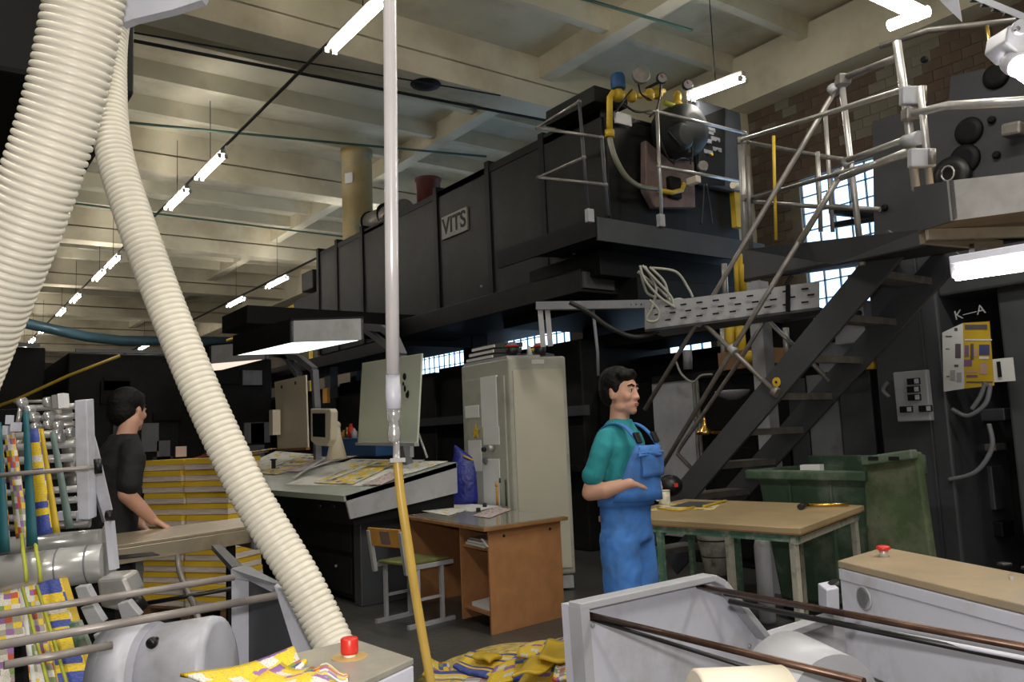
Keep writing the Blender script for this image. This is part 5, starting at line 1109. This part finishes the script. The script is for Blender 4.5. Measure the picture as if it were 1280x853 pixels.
MB().tube(bez([P(222, 694, 3.9), P(224, 712, 3.5), P(233, 738, 3.1), P(243, 758, 2.95), P(252, 790, 2.9)]), .012, 8).build('hanging_tube', M_['dsteel'], label='brass-jointed steel tube hanging from the metal bench', cat='tube')
# button box in front
bbx = [PZ(x, y, 1.0) for x, y in ((444, 799), (517, 823), (432, 862), (330, 826))]
bo = thing('button_box', 'white metal box with a tall red button and worn yellow ring at the bottom', 'box', V(bbx[0].x, bbx[0].y, 0))
MB().prism([x-V(0, 0, .012) for x in bbx], V(0, 0, .012)).build('top_plate', mat('worn_top_plate', (.33, .31, .27), .4, .2, .12, 8, dirt=(.4, .37, .3), dscale=6), bo, bevel=.002)
MB().prism([x-V(0, 0, .06) for x in bbx], V(0, 0, .047)).build('upper_body', M_['white'], bo, bevel=.003)
ctr = sum(bbx, Vector())/4
MB().prism([ctr+(x-ctr)*1.04-V(0, 0, 1.0) for x in bbx], V(0, 0, .935)).build('lower_body', M_['white'], bo, bevel=.004)
q = PZ(437, 822, 1.0)
MB().lathe(q, [(.034, 0), (.034, .0015)], 28).build('worn_ring', mat('worn_yellow_patch', (.50, .34, .12), .5), bo)
MB().lathe(q, [(.012, 0), (.012, .008)], 18).build('button_base', M_['cream'], bo)
MB().lathe(q+V(0, 0, .007), [(.0155, 0), (.0165, .004), (.0165, .026), (.0145, .029), (.006, .030)], 24).build('red_button', M_['red'], bo)
def paper_px(pts, zs, m, nm, label, cat='newspaper', nu=8, amp=.006, th=.006, group=None, seed=1, root=None):
    p = [PZ(x, y, z_) for (x, y), z_ in zip(pts, zs)]
    return MB().sheet(*p, nu, nu, lambda u, v: (0, 0, amp*(math.sin(u*7+seed)+math.sin(v*5+seed*2)))).build(nm, m, label=label, cat=cat, solid=th, group=group)
paper_px([(225, 850), (330, 872), (383, 832), (366, 814)], [1.01, 1.01, 1.02, 1.02], news, 'newspaper', 'yellow newspaper at the bottom edge left of the red button')
paper_px([(300, 872), (420, 868), (418, 838), (352, 824)], [1.03, 1.02, 1.02, 1.04], news, 'newspaper', 'yellow newspaper page overlapping the first one beside the button', seed=3)
paper_px([(385, 862), (432, 856), (436, 842), (392, 832)], [1.028, 1.025, 1.02, 1.03], news2, 'newspaper', 'torn newspaper corner with a white tip just below the red button', seed=5)
# ================================================================== HOSES
def ribbed(pts, r, pitch, name, label, m=M_['hose'], n=28):
    c = bez(pts, 30); L = [0]
    for a, b in zip(c[:-1], c[1:]): L.append(L[-1]+(b-a).length)
    k = int(L[-1]/pitch*6); P_ = []; R_ = []; j = 0
    for i in range(k+1):
        s_ = L[-1]*i/k
        while j < len(L)-2 and L[j+1] < s_: j += 1
        t_ = (s_-L[j])/max(1e-9, L[j+1]-L[j]); P_.append(c[j].lerp(c[j+1], t_)); R_.append(r*(1+.11*((0, .78, .98, 1, .98, .78)[i % 6]-.2)))
    return MB().tube(P_, R_, n).build(name, m, label=label, cat='hose')
ribbed([P(116, -330, 1.65), P(115, -160, 1.72), P(112, -60, 1.75), P(106, 0, 1.78), P(79, 130, 1.8), P(35, 265, 1.82), P(-19, 400, 1.86), P(-62, 510, 1.9)], .0735, .0172, 'ribbed_hose', 'thick white ribbed suction hose crossing the top left corner')
ribbed([P(190, -220, 2.9), P(160, -60, 2.7), P(140, 30, 2.6), P(136, 110, 2.5), P(142, 185, 2.42), P(164, 262, 2.36), P(207, 380, 2.3), P(256, 500, 2.24), P(303, 600, 2.2), P(331, 650, 2.18), P(375, 723, 2.14), P(410, 792, 2.1), P(432, 840, 2.05)], .0475, .0163, 'ribbed_hose', 'thinner ribbed hose slanting down to the box with the red button')
# air pipe with connector and amber hose
ap = thing('air_line', 'hanging silver air pipe with chrome coupling and amber hose below', 'pipe', P(487, 0, 2.0))
MB().tube([V(P(486.5, -60, 2.0).x, P(486.5, -60, 2.0).y, 7.0), P(486.5, -60, 2.0), P(488, 100, 2.0), P(489.5, 300, 2.0), P(491, 468, 2.0)], .0165, 16).build('silver_pipe', M_['airp'], ap)
MB().lathe(P(492, 512, 2.0), [(.012, 0), (.018, .002), (.019, .035), (.0185, .06), (.0175, .062), (.0175, .09), (.016, .095)], 20).build('sleeve', M_['white'], ap)
MB().lathe(P(493, 553, 2.0), [(.009, 0), (.014, .004), (.016, .02), (.013, .035), (.012, .05), (.017, .055), (.017, .08), (.013, .085)], 20).build('coupling', M_['chrome'], ap)
MB().lathe(P(496, 578, 2.0), [(.010, 0), (.008, .045), (.010, .05)], 14).build('nozzle', M_['chrome'], ap)
MB().bar(P(488, 576, 1.99), P(507, 575, 1.99), .012, .01).build('clip', M_['chrome'], ap)
MB().tube(bez([P(496.5, 575, 2.0), P(501, 620, 1.99), P(510, 680, 1.98), P(522, 760, 1.97), P(538, 850, 1.95), P(548, 900, 1.94)]), .0112, 14).build('amber_hose', M_['yhose'], ap)
# ================================================================== RIGHT FOREGROUND MACHINE
YF_ = 1.74
rm = thing('conveyor_frame', 'light grey conveyor frame with rusty shafts in the right foreground', 'machine', V(1.7, 1.6, 0))
top_ = [(712, 757), (880, 721), (893, 728), (948, 796), (1041, 766), (1056, 772)]
def yp(x, y, dy=0): return PY(x, y, YF_+dy)
pl = [yp(*p) for p in top_[:4]]
MB().prism([yp(712, 757), yp(880, 721), yp(893, 728), yp(948, 796), yp(950, 900), yp(722, 900)], V(0, .035, 0)).build('side_plate', M_['white'], rm)
r_ = MB()
for a, b in zip(top_[:3], top_[1:4]): r_.bar(yp(*a)+V(0, -.02, 0), yp(*b)+V(0, -.02, 0), .05, .02, (0, 0, 1))
r_.build('rolled_rim', M_['lgrey'], rm, bevel=.003)
MB().bar(yp(717, 757)+V(0, -.02, 0), yp(727, 890)+V(0, -.02, 0), .03, .05, (0, 1, 0)).build('edge_flange', M_['lgrey'], rm)
MB().prism([yp(948, 797), yp(1042, 768), yp(1148, 800), yp(1150, 900), yp(950, 900)], V(0, .03, 0)).build('inner_plate', M_['white'], rm)
MB().bar(yp(955, 797)+V(0, -.02, 0), yp(1042, 767)+V(0, -.02, 0), .05, .02).build('rolled_rim', M_['lgrey'], rm)
MB().bar(yp(1085, 800, -.03), yp(1150, 812, -.03), .01, .16).build('small_plate', M_['white'], rm)
for x, y in ((937, 808), (741, 782), (1070, 800), (1110, 815)): MB().lathe(yp(x, y, -.002), [(.008, 0), (.006, .004)], 8, (0, -1, 0)).build('screw', M_['steel'], rm)
def along(a, b, r, m, nm='shaft', z_=None):
    p = yp(*a); q = PZ(b[0], b[1], p.z); return MB().cyl(p, q, r, 14).build(nm, M_[m], rm)
along((728, 767), (1080, 853), .008, 'rust'); along((732, 772), (940, 836), .005, 'black', 'lower_rod')
MB().cyl(yp(872, 733), P(1310, 815, 1.5), .008, 14).build('shaft', M_['rust'], rm); MB().cyl(P(1018, 773, 2.05), P(1310, 829, 1.58), .005, 12).build('steel_strip', M_['white'], rm); MB().cyl(P(912, 752, 2.2), P(1310, 833, 1.6), .007, 14).build('lower_rod', M_['black'], rm)
MB().cyl(P(905, 742, 2.5), P(1100, 775, 2.3), .008, 12).build('back_rod', M_['rust'], rm)
MB().lathe(P(1042, 893, 1.75), [(.125, 0), (.125, .16), (.11, .17)], 36, V(.25, .9, .1)).build('end_drum', M_['lgrey'], rm)
MB().lathe(P(985, 905, 1.5), [(.10, 0), (.10, .16), (.095, .165)], 36, V(-.8, .5, .02)).build('cream_drum', M_['cream'], rm)
MB().bar(P(965, 835, 1.55), P(975, 862, 1.5), .01, .01).build('black_band', M_['black'], rm)
# long box with tan top
A0, A1, A2 = PZ(1047, 701, 1.0), PZ(1105, 684, 1.0), PZ(1290, 759, 1.0)
e_ = (A2-A0); e_ = e_*1.25; w_ = A1-A0
lb = thing('control_box', 'long light box with tan metal top, round hole and red mushroom button', 'box', V(A0.x, A0.y, 0))
MB().prism([A0-V(0, 0, .02), A0+w_-V(0, 0, .02), A0+w_+e_-V(0, 0, .02), A0+e_-V(0, 0, .02)], V(0, 0, .02)).build('lid', mat('tan_lid', (.40, .31, .2), .42, .2, .15, 5, dirt=(.3, .27, .22), dscale=4), lb, bevel=.003)
MB().prism([A0-V(0, 0, .055), A0+w_-V(0, 0, .055), A0+w_+e_-V(0, 0, .055), A0+e_-V(0, 0, .055)], V(0, 0, .033)).build('lid_edge', M_['white'], lb, bevel=.003)
s2 = .006*w_.normalized()
MB().prism([A0-V(0, 0, .30)+s2, A0+w_-V(0, 0, .30), A0+w_+e_-V(0, 0, .30), A0+e_-V(0, 0, .30)+s2], V(0, 0, .244)).build('body', M_['white'], lb, bevel=.003)
for u in (.1, .9): MB().bb(A0+e_*u+w_*.5+V(-.04, -.04, -1.0), A0+e_*u+w_*.5+V(.04, .04, -.3)).build('leg', M_['lgrey'], lb)
nn = V(e_.y, -e_.x, 0).normalized(); nn = nn if nn.dot(EYE-A0) > 0 else -nn
hc = plane_hit(1081, 748, A0+s2, nn)
MB().lathe(hc+nn*.001, [(.033, 0), (.034, .003), (.030, .004)], 28, nn).build('round_hole_rim', M_['lgrey'], lb)
MB().lathe(hc+nn*.004, [(.030, 0), (.029, .001)], 28, nn).build('round_hole', M_['grey'], lb)
for dx, dy in ((-.04, .04), (.04, .045)): q = hc+e_.normalized()*dx+V(0, 0, dy); MB().lathe(q, [(.003, 0), (.003, .003)], 8, nn).build('screw', M_['black'], lb)
q = PZ(1105, 696, 1.0); MB().lathe(q, [(.016, 0), (.012, .012), (.014, .02)], 16).build('button_base', M_['chrome'], lb); MB().lathe(q+V(0, 0, .018), [(.014, 0), (.021, .004), (.019, .012), (.008, .015)], 20).build('red_button', M_['red'], lb)
for x, y in ((1256, 707), (1286, 712)): MB().lathe(PZ(x, y, 1.0), [(.018, 0), (.018, .006), (.014, .007)], 16).build('round_switch', M_['black'], lb)
MB().box(PZ(1264, 722, 1.005), (.02, .008, .01), .6).build('tiny_lever', M_['chrome'], lb)
MB().prism([P(x, y, 2.75) for x, y in ((1033, 738), (1049, 735), (1050, 766), (1034, 766))], fw*.08).build('side_terminal_box', M_['white'], lb, bevel=.004)
MB().cyl(P(1041, 728, 2.8), P(1047, 740, 2.8), .02, 12).build('black_cap', M_['black'], lb)
# things low at the bottom right
MB().tube([PZ(1300, 816, .55), PZ(1240, 838, .55), PZ(1190, 862, .5)], .035, 14).build('grey_pipe', M_['grey'], rm)
MB().sphere(PZ(1225, 855, .52), (.13, .09, .06), 16, 8).build('green_housing', M_['tealpaint'], rm)
MB().bb((1.9, .8, 0), (3.3, 1.35, .03)).build('brown_board', mat('brown_floor_board', (.16, .11, .055), .6, 0, .2, 3), label='brown board lying on the floor at the lower right behind the shafts', cat='board')
MB().cyl(P(1218, 805, 2.6), P(1270, 812, 2.5), .035, 12).build('dark_bearing', M_['darker'], rm)
# ================================================================== NEWSPAPERS ON THE FLOOR
hp = [((528, 846), (572, 858), (560, 830), (535, 824), .10, news, 'strip of yellow newspaper just right of the amber hose'),
 ((566, 832), (608, 846), (655, 820), (590, 815), .16, news3, 'folded newspaper with a blue banner in the middle of the floor heap'),
 ((590, 820), (612, 826), (628, 818), (604, 812), .20, M_['yel'], 'small folded yellow newspaper standing at the back of the heap'),
 ((560, 856), (640, 862), (652, 836), (575, 832), .14, news2, 'pale printed newspaper at the bottom of the floor heap'),
 ((600, 862), (676, 838), (668, 818), (620, 832), .20, news, 'yellow newspaper with blue logos curling across the heap'),
 ((646, 818), (690, 826), (714, 792), (650, 806), .28, news, 'thick yellow newspaper at the top right of the heap'),
 ((672, 824), (715, 828), (716, 800), (684, 800), .34, M_['yel'], 'plain yellow fold on top of the heap beside the grey plate'),
 ((640, 862), (716, 864), (716, 830), (668, 828), .24, news, 'large yellow newspaper at the lower right of the heap'),
 ((690, 850), (712, 852), (713, 832), (696, 830), .30, news2, 'white printed corner poking out at the heap beside the grey plate'),
 ((530, 866), (600, 872), (600, 846), (540, 840), .12, news3, 'blue and yellow newspaper at the lower left of the heap'),
 ((640, 846), (676, 842), (700, 826), (664, 824), .30, M_['yel'], 'crumpled yellow sheet in the centre of the heap')]
for i, (a, b, c, d, z_, m, l) in enumerate(hp):
    paper_px([a, b, c, d], [z_]*4, m, 'newspaper', l, nu=10, amp=.006, th=.014, group='newspapers heaped on the floor', seed=i+1)
hb_ = MB(); c = PZ(640, 850, .02)
hb_.lathe(PZ(650, 848, .0), [(.62, 0), (.5, .06), (.3, .13), (.05, .16)], 18).build('paper_mound', mat('waste_newsprint', (.55, .42, .12), .7, 0, .5, 25), label='low mound of waste newsprint under the yellow newspapers on the floor', cat='paper heap', kind='stuff')
# ================================================================== PEOPLE
def xform(org, fx, fy, sx=1, sy=1):
    f_ = V(fx, fy, 0).normalized(); r_ = V(f_.y, -f_.x, 0)
    return lambda p: Vector((org[0], org[1], 0))+r_*p[0]*sx+f_*p[1]*sy+V(0, 0, p[2])
def remesh(o, vox, sm=4, disp=0, dsize=.1):
    m = o.modifiers.new('skin', 'REMESH'); m.mode = 'VOXEL'; m.voxel_size = vox; m.use_smooth_shade = True
    s_ = o.modifiers.new('smooth', 'SMOOTH'); s_.factor = .5; s_.iterations = sm
    if disp:
        tx = bpy.data.textures.new('folds', 'CLOUDS'); tx.noise_scale = dsize; tx.noise_depth = 2
        d = o.modifiers.new('folds', 'DISPLACE'); d.texture = tx; d.strength = disp; d.mid_level = .5; d.texture_coords = 'LOCAL'
    return o
class Fig:
    def __init__(s, T): s.T = T; s.m = MB()
    def limb(s, pts, rs, n=14):
        pts = [s.T(p) for p in pts]; s.m.tube(pts, rs, n)
        for p, r in zip(pts, rs): s.m.sphere(p, r*.99, 12, 8)
    def ell(s, c, r, yawa=0, tilt=0):
        o = s.T((0, 0, 0)); X_ = s.T((1, 0, 0))-o; Y_ = s.T((0, 1, 0))-o; R = Matrix((X_, Y_, V(0, 0, 1))).transposed()
        s.m.sphere(s.T(c), r, 18, 12, R@Matrix.Rotation(yawa, 3, 'Z')@Matrix.Rotation(tilt, 3, 'X'))
    def loft(s, rings, n=24):
        """rings: (cx, cy, z, rx, ry)"""
        o = len(s.m.v)
        for cx_, cy_, z_, rx, ry in rings:
            for k in range(n):
                a = 2*math.pi*k/n; s.m.v.append(s.T((cx_+rx*math.cos(a), cy_+ry*math.sin(a), z_)))
        for i in range(len(rings)-1):
            for k in range(n): a = o+i*n+k; b = o+i*n+(k+1) % n; s.m.f.append([a, b, b+n, a+n]); s.m.sm.append(True)
        s.m.f.append([o+k for k in range(n)][::-1]); s.m.sm.append(False)
        s.m.f.append([o+(len(rings)-1)*n+k for k in range(n)]); s.m.sm.append(False)
def hand(f, w, d, side, curl=.5, down=(0, 0, -1)):
    """w: wrist (local), d: direction of the fingers, side: +1 thumb towards sidev"""
    w = Vector(w); d = Vector(d).normalized(); dn_ = Vector(down); sv = d.cross(dn_).normalized()*side; pn = dn_-d*dn_.dot(d); pn.normalize()
    o = len(f.m.v)
    for k in (-.028, -.010, .009, .027): f.limb([w+d*.01+sv*k*.7, w+d*.088+sv*k], [.016, .0125])
    for k, L_ in ((-.030, .062), (-.010, .078), (.010, .074), (.029, .066)):
        b_ = w+d*.088+sv*k
        p1 = b_+d*L_*.42+pn*L_*.10*curl; p2 = p1+d*L_*.30+pn*L_*.32*curl; p3 = p2+d*L_*.2+pn*L_*.36*curl
        f.limb([b_, p1, p2, p3], [.0105, .0098, .009, .0075], 10)
    t0 = w+d*.025-sv*.026; t1 = t0+d*.035-sv*.028+pn*.01; t2 = t1+d*.03-sv*.008+pn*.012
    f.limb([t0, t1, t2], [.014, .0115, .009], 10)
def head(f, c, Th):
    """Th: transform of the head about the neck, c = centre of the skull at eye height"""
    g = Fig(Th); g.m = f.m
    x, y, z_ = c
    g.ell((x, y-.012, z_+.035), (.076, .096, .086)); g.ell((x, y+.012, z_-.01), (.068, .078, .085)); g.ell((x, y+.030, z_-.062), (.052, .058, .052)); g.ell((x, y+.066, z_-.094), (.026, .022, .020))
    g.ell((x, y+.076, z_+.024), (.045, .014, .012))
    for s_ in (-1, 1):
        g.ell((x+.040*s_, y+.058, z_-.028), (.022, .024, .024)); g.ell((x+.077*s_, y-.008, z_-.012), (.010, .020, .032), .2*s_)
        g.ell((x+.045*s_, y+.01, z_-.075), (.018, .035, .022))
    g.limb([(x, y+.084, z_+.008), (x, y+.095, z_-.018), (x, y+.101, z_-.034)], [.007, .009, .010], 10)
    for s_ in (-1, 1): g.ell((x+.013*s_, y+.096, z_-.037), (.009, .012, .008))
    g.ell((x, y+.088, z_-.062), (.022, .010, .006)); g.ell((x, y+.085, z_-.072), (.019, .010, .006))
    return g
def face_bits(c, Th, root, hairm):
    x, y, z_ = c
    def sub(nm, m, fn):
        g = Fig(Th); fn(g); return g.m.build(nm, m, root)
    for s_ in (-1, 1):
        ey_ = sub('eye', M_['eye'], lambda g: g.ell((x+.031*s_, y+.073, z_), (.013, .012, .010)))
        g = Fig(Th); g.ell((x+.032*s_, y+.0825, z_), (.006, .0035, .006)); g.m.build('iris', M_['iris'], ey_)
        sub('eyebrow', hairm, lambda g: g.limb([(x+.014*s_, y+.0885, z_+.022), (x+.033*s_, y+.086, z_+.028), (x+.052*s_, y+.074, z_+.022)], [.004, .005, .003], 8))
        sub('eyelid', M_['skin'], lambda g: g.limb([(x+.017*s_, y+.0835, z_+.007), (x+.031*s_, y+.0855, z_+.0115), (x+.046*s_, y+.078, z_+.006)], [.003, .0042, .003], 8))
    sub('lips', M_['lip'], lambda g: (g.ell((x, y+.092, z_-.0625), (.019, .008, .0042)), g.ell((x, y+.090, z_-.0705), (.017, .008, .0048))))
# ---------------- the worker in blue overalls
g0 = P(774, 500, 4.0); org = (g0.x, g0.y)
T1 = xform(org, .30, -.954, .84, .87); ang = math.radians(0)
fh = xform(org, .30, -.955, .92, .90)
pe = thing('person', 'dark-haired worker in teal T-shirt and blue bib overalls, hands in the bib', 'person', (org[0], org[1], 0))
hz = 1.595
B = Fig(T1)
B.loft([(0, 0, .78, .03, .03), (0, 0, .84, .10, .07), (0, 0, .95, .125, .085), (0, .005, 1.05, .12, .085), (0, .005, 1.2, .13, .09), (0, 0, 1.33, .14, .085), (0, -.01, 1.39, .12, .065), (0, -.01, 1.44, .06, .055)])
B.limb([(0, -.012, 1.40), (0, -.004, 1.47), (0, .004, 1.53)], [.056, .048, .048])
for s_ in (-1, 1):
    B.limb([(.085*s_, 0, .88), (.10*s_, .015, .50), (.11*s_, -.01, .10)], [.062, .048, .038])
    B.limb([(.10*s_, -.02, .05), (.11*s_, .13, .035)], [.042, .03])
    el = (.235*s_, -.085, 1.125); wr_ = (.160*s_, .118, 1.165 if s_ > 0 else 1.15)
    B.limb([(.150*s_, -.008, 1.36), (.215*s_, -.04, 1.24), el], [.036, .038, .037])
    B.limb([el, (.215*s_, .0, 1.135), wr_], [.037, .040, .027])
    hand(B, wr_, (-.75*s_, .06, .05), 1 if s_ > 0 else -1, .1, (0, -.3, -1))
head(B, (0, .012, hz), fh)
body = remesh(B.m.build('body', M_['skin'], pe), .0065, 3)
face_bits((0, .012, hz), fh, pe, M_['hair'])
Hh = Fig(fh)
Hh.ell((0, -.010, hz+.045), (.081, .104, .083)); Hh.ell((0, -.042, hz+.005), (.077, .068, .080)); Hh.ell((0, .062, hz+.082), (.060, .036, .026), 0, .3); Hh.ell((.03, .075, hz+.072), (.03, .022, .018))
for s_ in (-1, 1): Hh.ell((.073*s_, .018, hz+.022), (.012, .022, .035)); Hh.ell((.055*s_, .055, hz+.075), (.028, .030, .024))
remesh(Hh.m.build('hair', M_['hair'], pe), .006, 4, .006, .05)
Sh = Fig(T1)
Sh.loft([(0, 0, .93, .03, .03), (0, 0, .98, .160, .115), (0, .0, 1.1, .163, .118), (0, 0, 1.22, .172, .120), (0, -.003, 1.33, .178, .117), (0, -.01, 1.40, .155, .092), (0, -.008, 1.445, .092, .072), (0, -.004, 1.462, .068, .064)])
for s_ in (-1, 1): Sh.limb([(.15*s_, -.01, 1.375), (.19*s_, -.015, 1.335), (.226*s_, -.045, 1.235), (.232*s_, -.06, 1.205)], [.048, .050, .049, .053])
remesh(Sh.m.build('t_shirt', M_['shirt'], pe), .009, 2, .012, .06)
Tr = Fig(T1)
Tr.loft([(0, 0, .83, .03, .03), (0, 0, .86, .10, .07), (0, 0, .895, .172, .130), (0, 0, 1.0, .172, .130), (0, .004, 1.08, .172, .128), (0, .004, 1.13, .172, .127), (0, .004, 1.16, .12, .09), (0, 0, 1.18, .03, .03)])
for s_ in (-1, 1): Tr.limb([(.085*s_, 0, .90), (.10*s_, .012, .68), (.105*s_, .02, .48), (.11*s_, -.005, .25), (.11*s_, -.01, .09)], [.096, .092, .082, .078, .082])
ov = remesh(Tr.m.build('overalls', M_['over'], pe), .010, 2, .016, .07)
# bib as a curved sheet
def bib(a0, a1, z0, z1, rx, ry, taper=1.0, nm='bib', par=ov, nu=10, nv=6, th=.006):
    q = MB()
    for j in range(nv+1):
        for i in range(nu+1):
            v_ = j/nv; a = math.radians(90+(a0+(a1-a0)*i/nu)*(1-(1-taper)*v_)); z_ = z0+(z1-z0)*v_
            q.v.append(T1((rx*math.cos(a), .004+(ry+.006*math.sin(i*1.3+j))*math.sin(a), z_)))
    for j in range(nv):
        for i in range(nu): a = j*(nu+1)+i; q.f.append([a, a+1, a+nu+2, a+nu+1]); q.sm.append(True)
    o = q.build(nm, M_['over'], par, solid=th); return o
bib(-80, 80, 1.08, 1.335, .216, .200, .50)
bib(-34, 34, 1.19, 1.30, .222, .207, .95, 'bib_pocket')
bib(-40, 40, 1.285, 1.305, .224, .211, .9, 'pocket_flap')
bib(-180, 180, 1.055, 1.10, .186, .146, 1, 'waistband', nu=36, nv=1)
for s_ in (-1, 1):
    pts = [(.105*s_, .172, 1.32), (.105*s_, .140, 1.37), (.10*s_, .085, 1.42), (.10*s_, .02, 1.442), (.09*s_, -.05, 1.425), (.06*s_, -.11, 1.37), (0, -.135, 1.25)]
    q = MB(); pts = bez([T1(p) for p in pts], 4)
    for a, b in zip(pts[:-1], pts[1:]): q.bar(a, b+(b-a)*.15, .036, .006, V(0, 0, 1) if abs((b-a).normalized().z) < .8 else T1((0, 1, 0))-T1((0, 0, 0)))
    q.build('strap', M_['over'], ov)
    q = MB(); a, b = T1((.104*s_, .166, 1.345)), T1((.104*s_, .142, 1.395)); q.bar(a, b, .042, .014, T1((0, 1, 0))-T1((0, 0, 0))); q.build('buckle', M_['black'], ov, bevel=.003)
for s_ in (-1, 1):
    Sf = Fig(T1); Sf.limb([(.105*s_, -.03, .05), (.11*s_, .05, .055), (.118*s_, .15, .04)], [.050, .050, .040]); q = Sf.m.build('shoe', M_['shoe'], pe); remesh(q, .01, 2)
# ---------------- the young man in black
g0 = P(143, 560, 4.4); org2 = (g0.x, g0.y)
T2 = xform(org2, .98, .12); fh2 = xform(org2, .80, .60)
p2 = thing('person', 'man in black T-shirt seen from behind, hand on the metal bench', 'person', (org2[0], org2[1], 0))
Z2 = .035; lean = .05
B = Fig(T2)
B.loft([(0, -.02, .80, .03, .03), (0, -.02, .86, .10, .08), (0, -.02, .97, .13, .09), (0, -.01, 1.10, .125, .09), (0, .01, 1.25, .14, .095), (0, .03, 1.36, .14, .09), (0, .04, 1.43, .12, .065), (0, .05, 1.48, .065, .055)])
B.limb([(0, .045, 1.44), (0, .062, 1.50), (0, .08, 1.57)], [.056, .050, .050])
for s_ in (-1, 1): B.limb([(.085*s_, -.02, .90), (.10*s_, .0, .50), (.10*s_, -.03, .10)], [.062, .048, .038]); B.limb([(.10*s_, -.04, .05), (.11*s_, .11, .035)], [.042, .03])
B.limb([(.15, .03, 1.38), (.215, .0, 1.27), (.225, -.01, 1.19)], [.036, .042, .042]); B.limb([(.225, -.01, 1.19), (.21, .07, 1.11), (.19, .135, 1.045)], [.043, .037, .027])
hand(B, (.19, .135, 1.045), (-.08, .6, -.38), 1, .35, (0, -.1, -1))
B.limb([(-.15, .03, 1.38), (-.21, .08, 1.26), (-.20, .14, 1.14)], [.036, .042, .04]); B.limb([(-.20, .14, 1.14), (-.19, .17, 1.07), (-.18, .20, 1.0)], [.04, .036, .027])
hand(B, (-.18, .20, 1.0), (.05, .5, -.6), -1, .4, (0, -.1, -1))
HC = (0, .10, 1.630)
head(B, HC, fh2)
remesh(B.m.build('body', M_['skin'], p2), .0065, 3)
face_bits(HC, fh2, p2, M_['hair'])
Hh = Fig(fh2)
Hh.ell((0, HC[1]-.018, HC[2]+.045), (.086, .108, .085)); Hh.ell((0, HC[1]-.055, HC[2]-.005), (.080, .068, .085)); Hh.ell((0, HC[1]+.055, HC[2]+.078), (.058, .034, .026))
for s_ in (-1, 1): Hh.ell((.073*s_, HC[1]+.010, HC[2]+.018), (.013, .020, .035))
remesh(Hh.m.build('hair', M_['hair'], p2), .006, 4, .004, .05)
Sh = Fig(T2)
Sh.loft([(0, -.02, .88, .03, .03), (0, -.02, .92, .180, .130), (0, -.015, 1.05, .175, .128), (0, 0, 1.2, .178, .127), (0, .02, 1.34, .188, .125), (0, .035, 1.42, .165, .1), (0, .045, 1.475, .10, .08), (0, .05, 1.50, .075, .068)])
for s_, e2_ in ((1, (.230, .0, 1.24)), (-1, (-.215, .085, 1.24))): Sh.limb([(.155*s_, .035, 1.42), (.195*s_, .03, 1.37), e2_], [.056, .064, .062])
remesh(Sh.m.build('t_shirt', M_['bshirt'], p2), .009, 2, .012, .06)
Tr = Fig(T2)
Tr.loft([(0, -.02, .83, .03, .03), (0, -.02, .86, .09, .07), (0, -.02, .91, .17, .12), (0, -.02, 1.0, .16, .115), (0, -.02, 1.04, .03, .03)])
for s_ in (-1, 1): Tr.limb([(.085*s_, -.02, .90), (.10*s_, 0, .48), (.105*s_, -.03, .09)], [.10, .080, .075])
remesh(Tr.m.build('trousers', M_['trous'], p2), .011, 2, .012, .1)
for s_ in (-1, 1):
    Sf = Fig(T2); Sf.limb([(.105*s_, -.05, .05), (.11*s_, .03, .055), (.118*s_, .13, .04)], [.050, .050, .040]); remesh(Sf.m.build('shoe', M_['shoe'], p2), .01, 2)
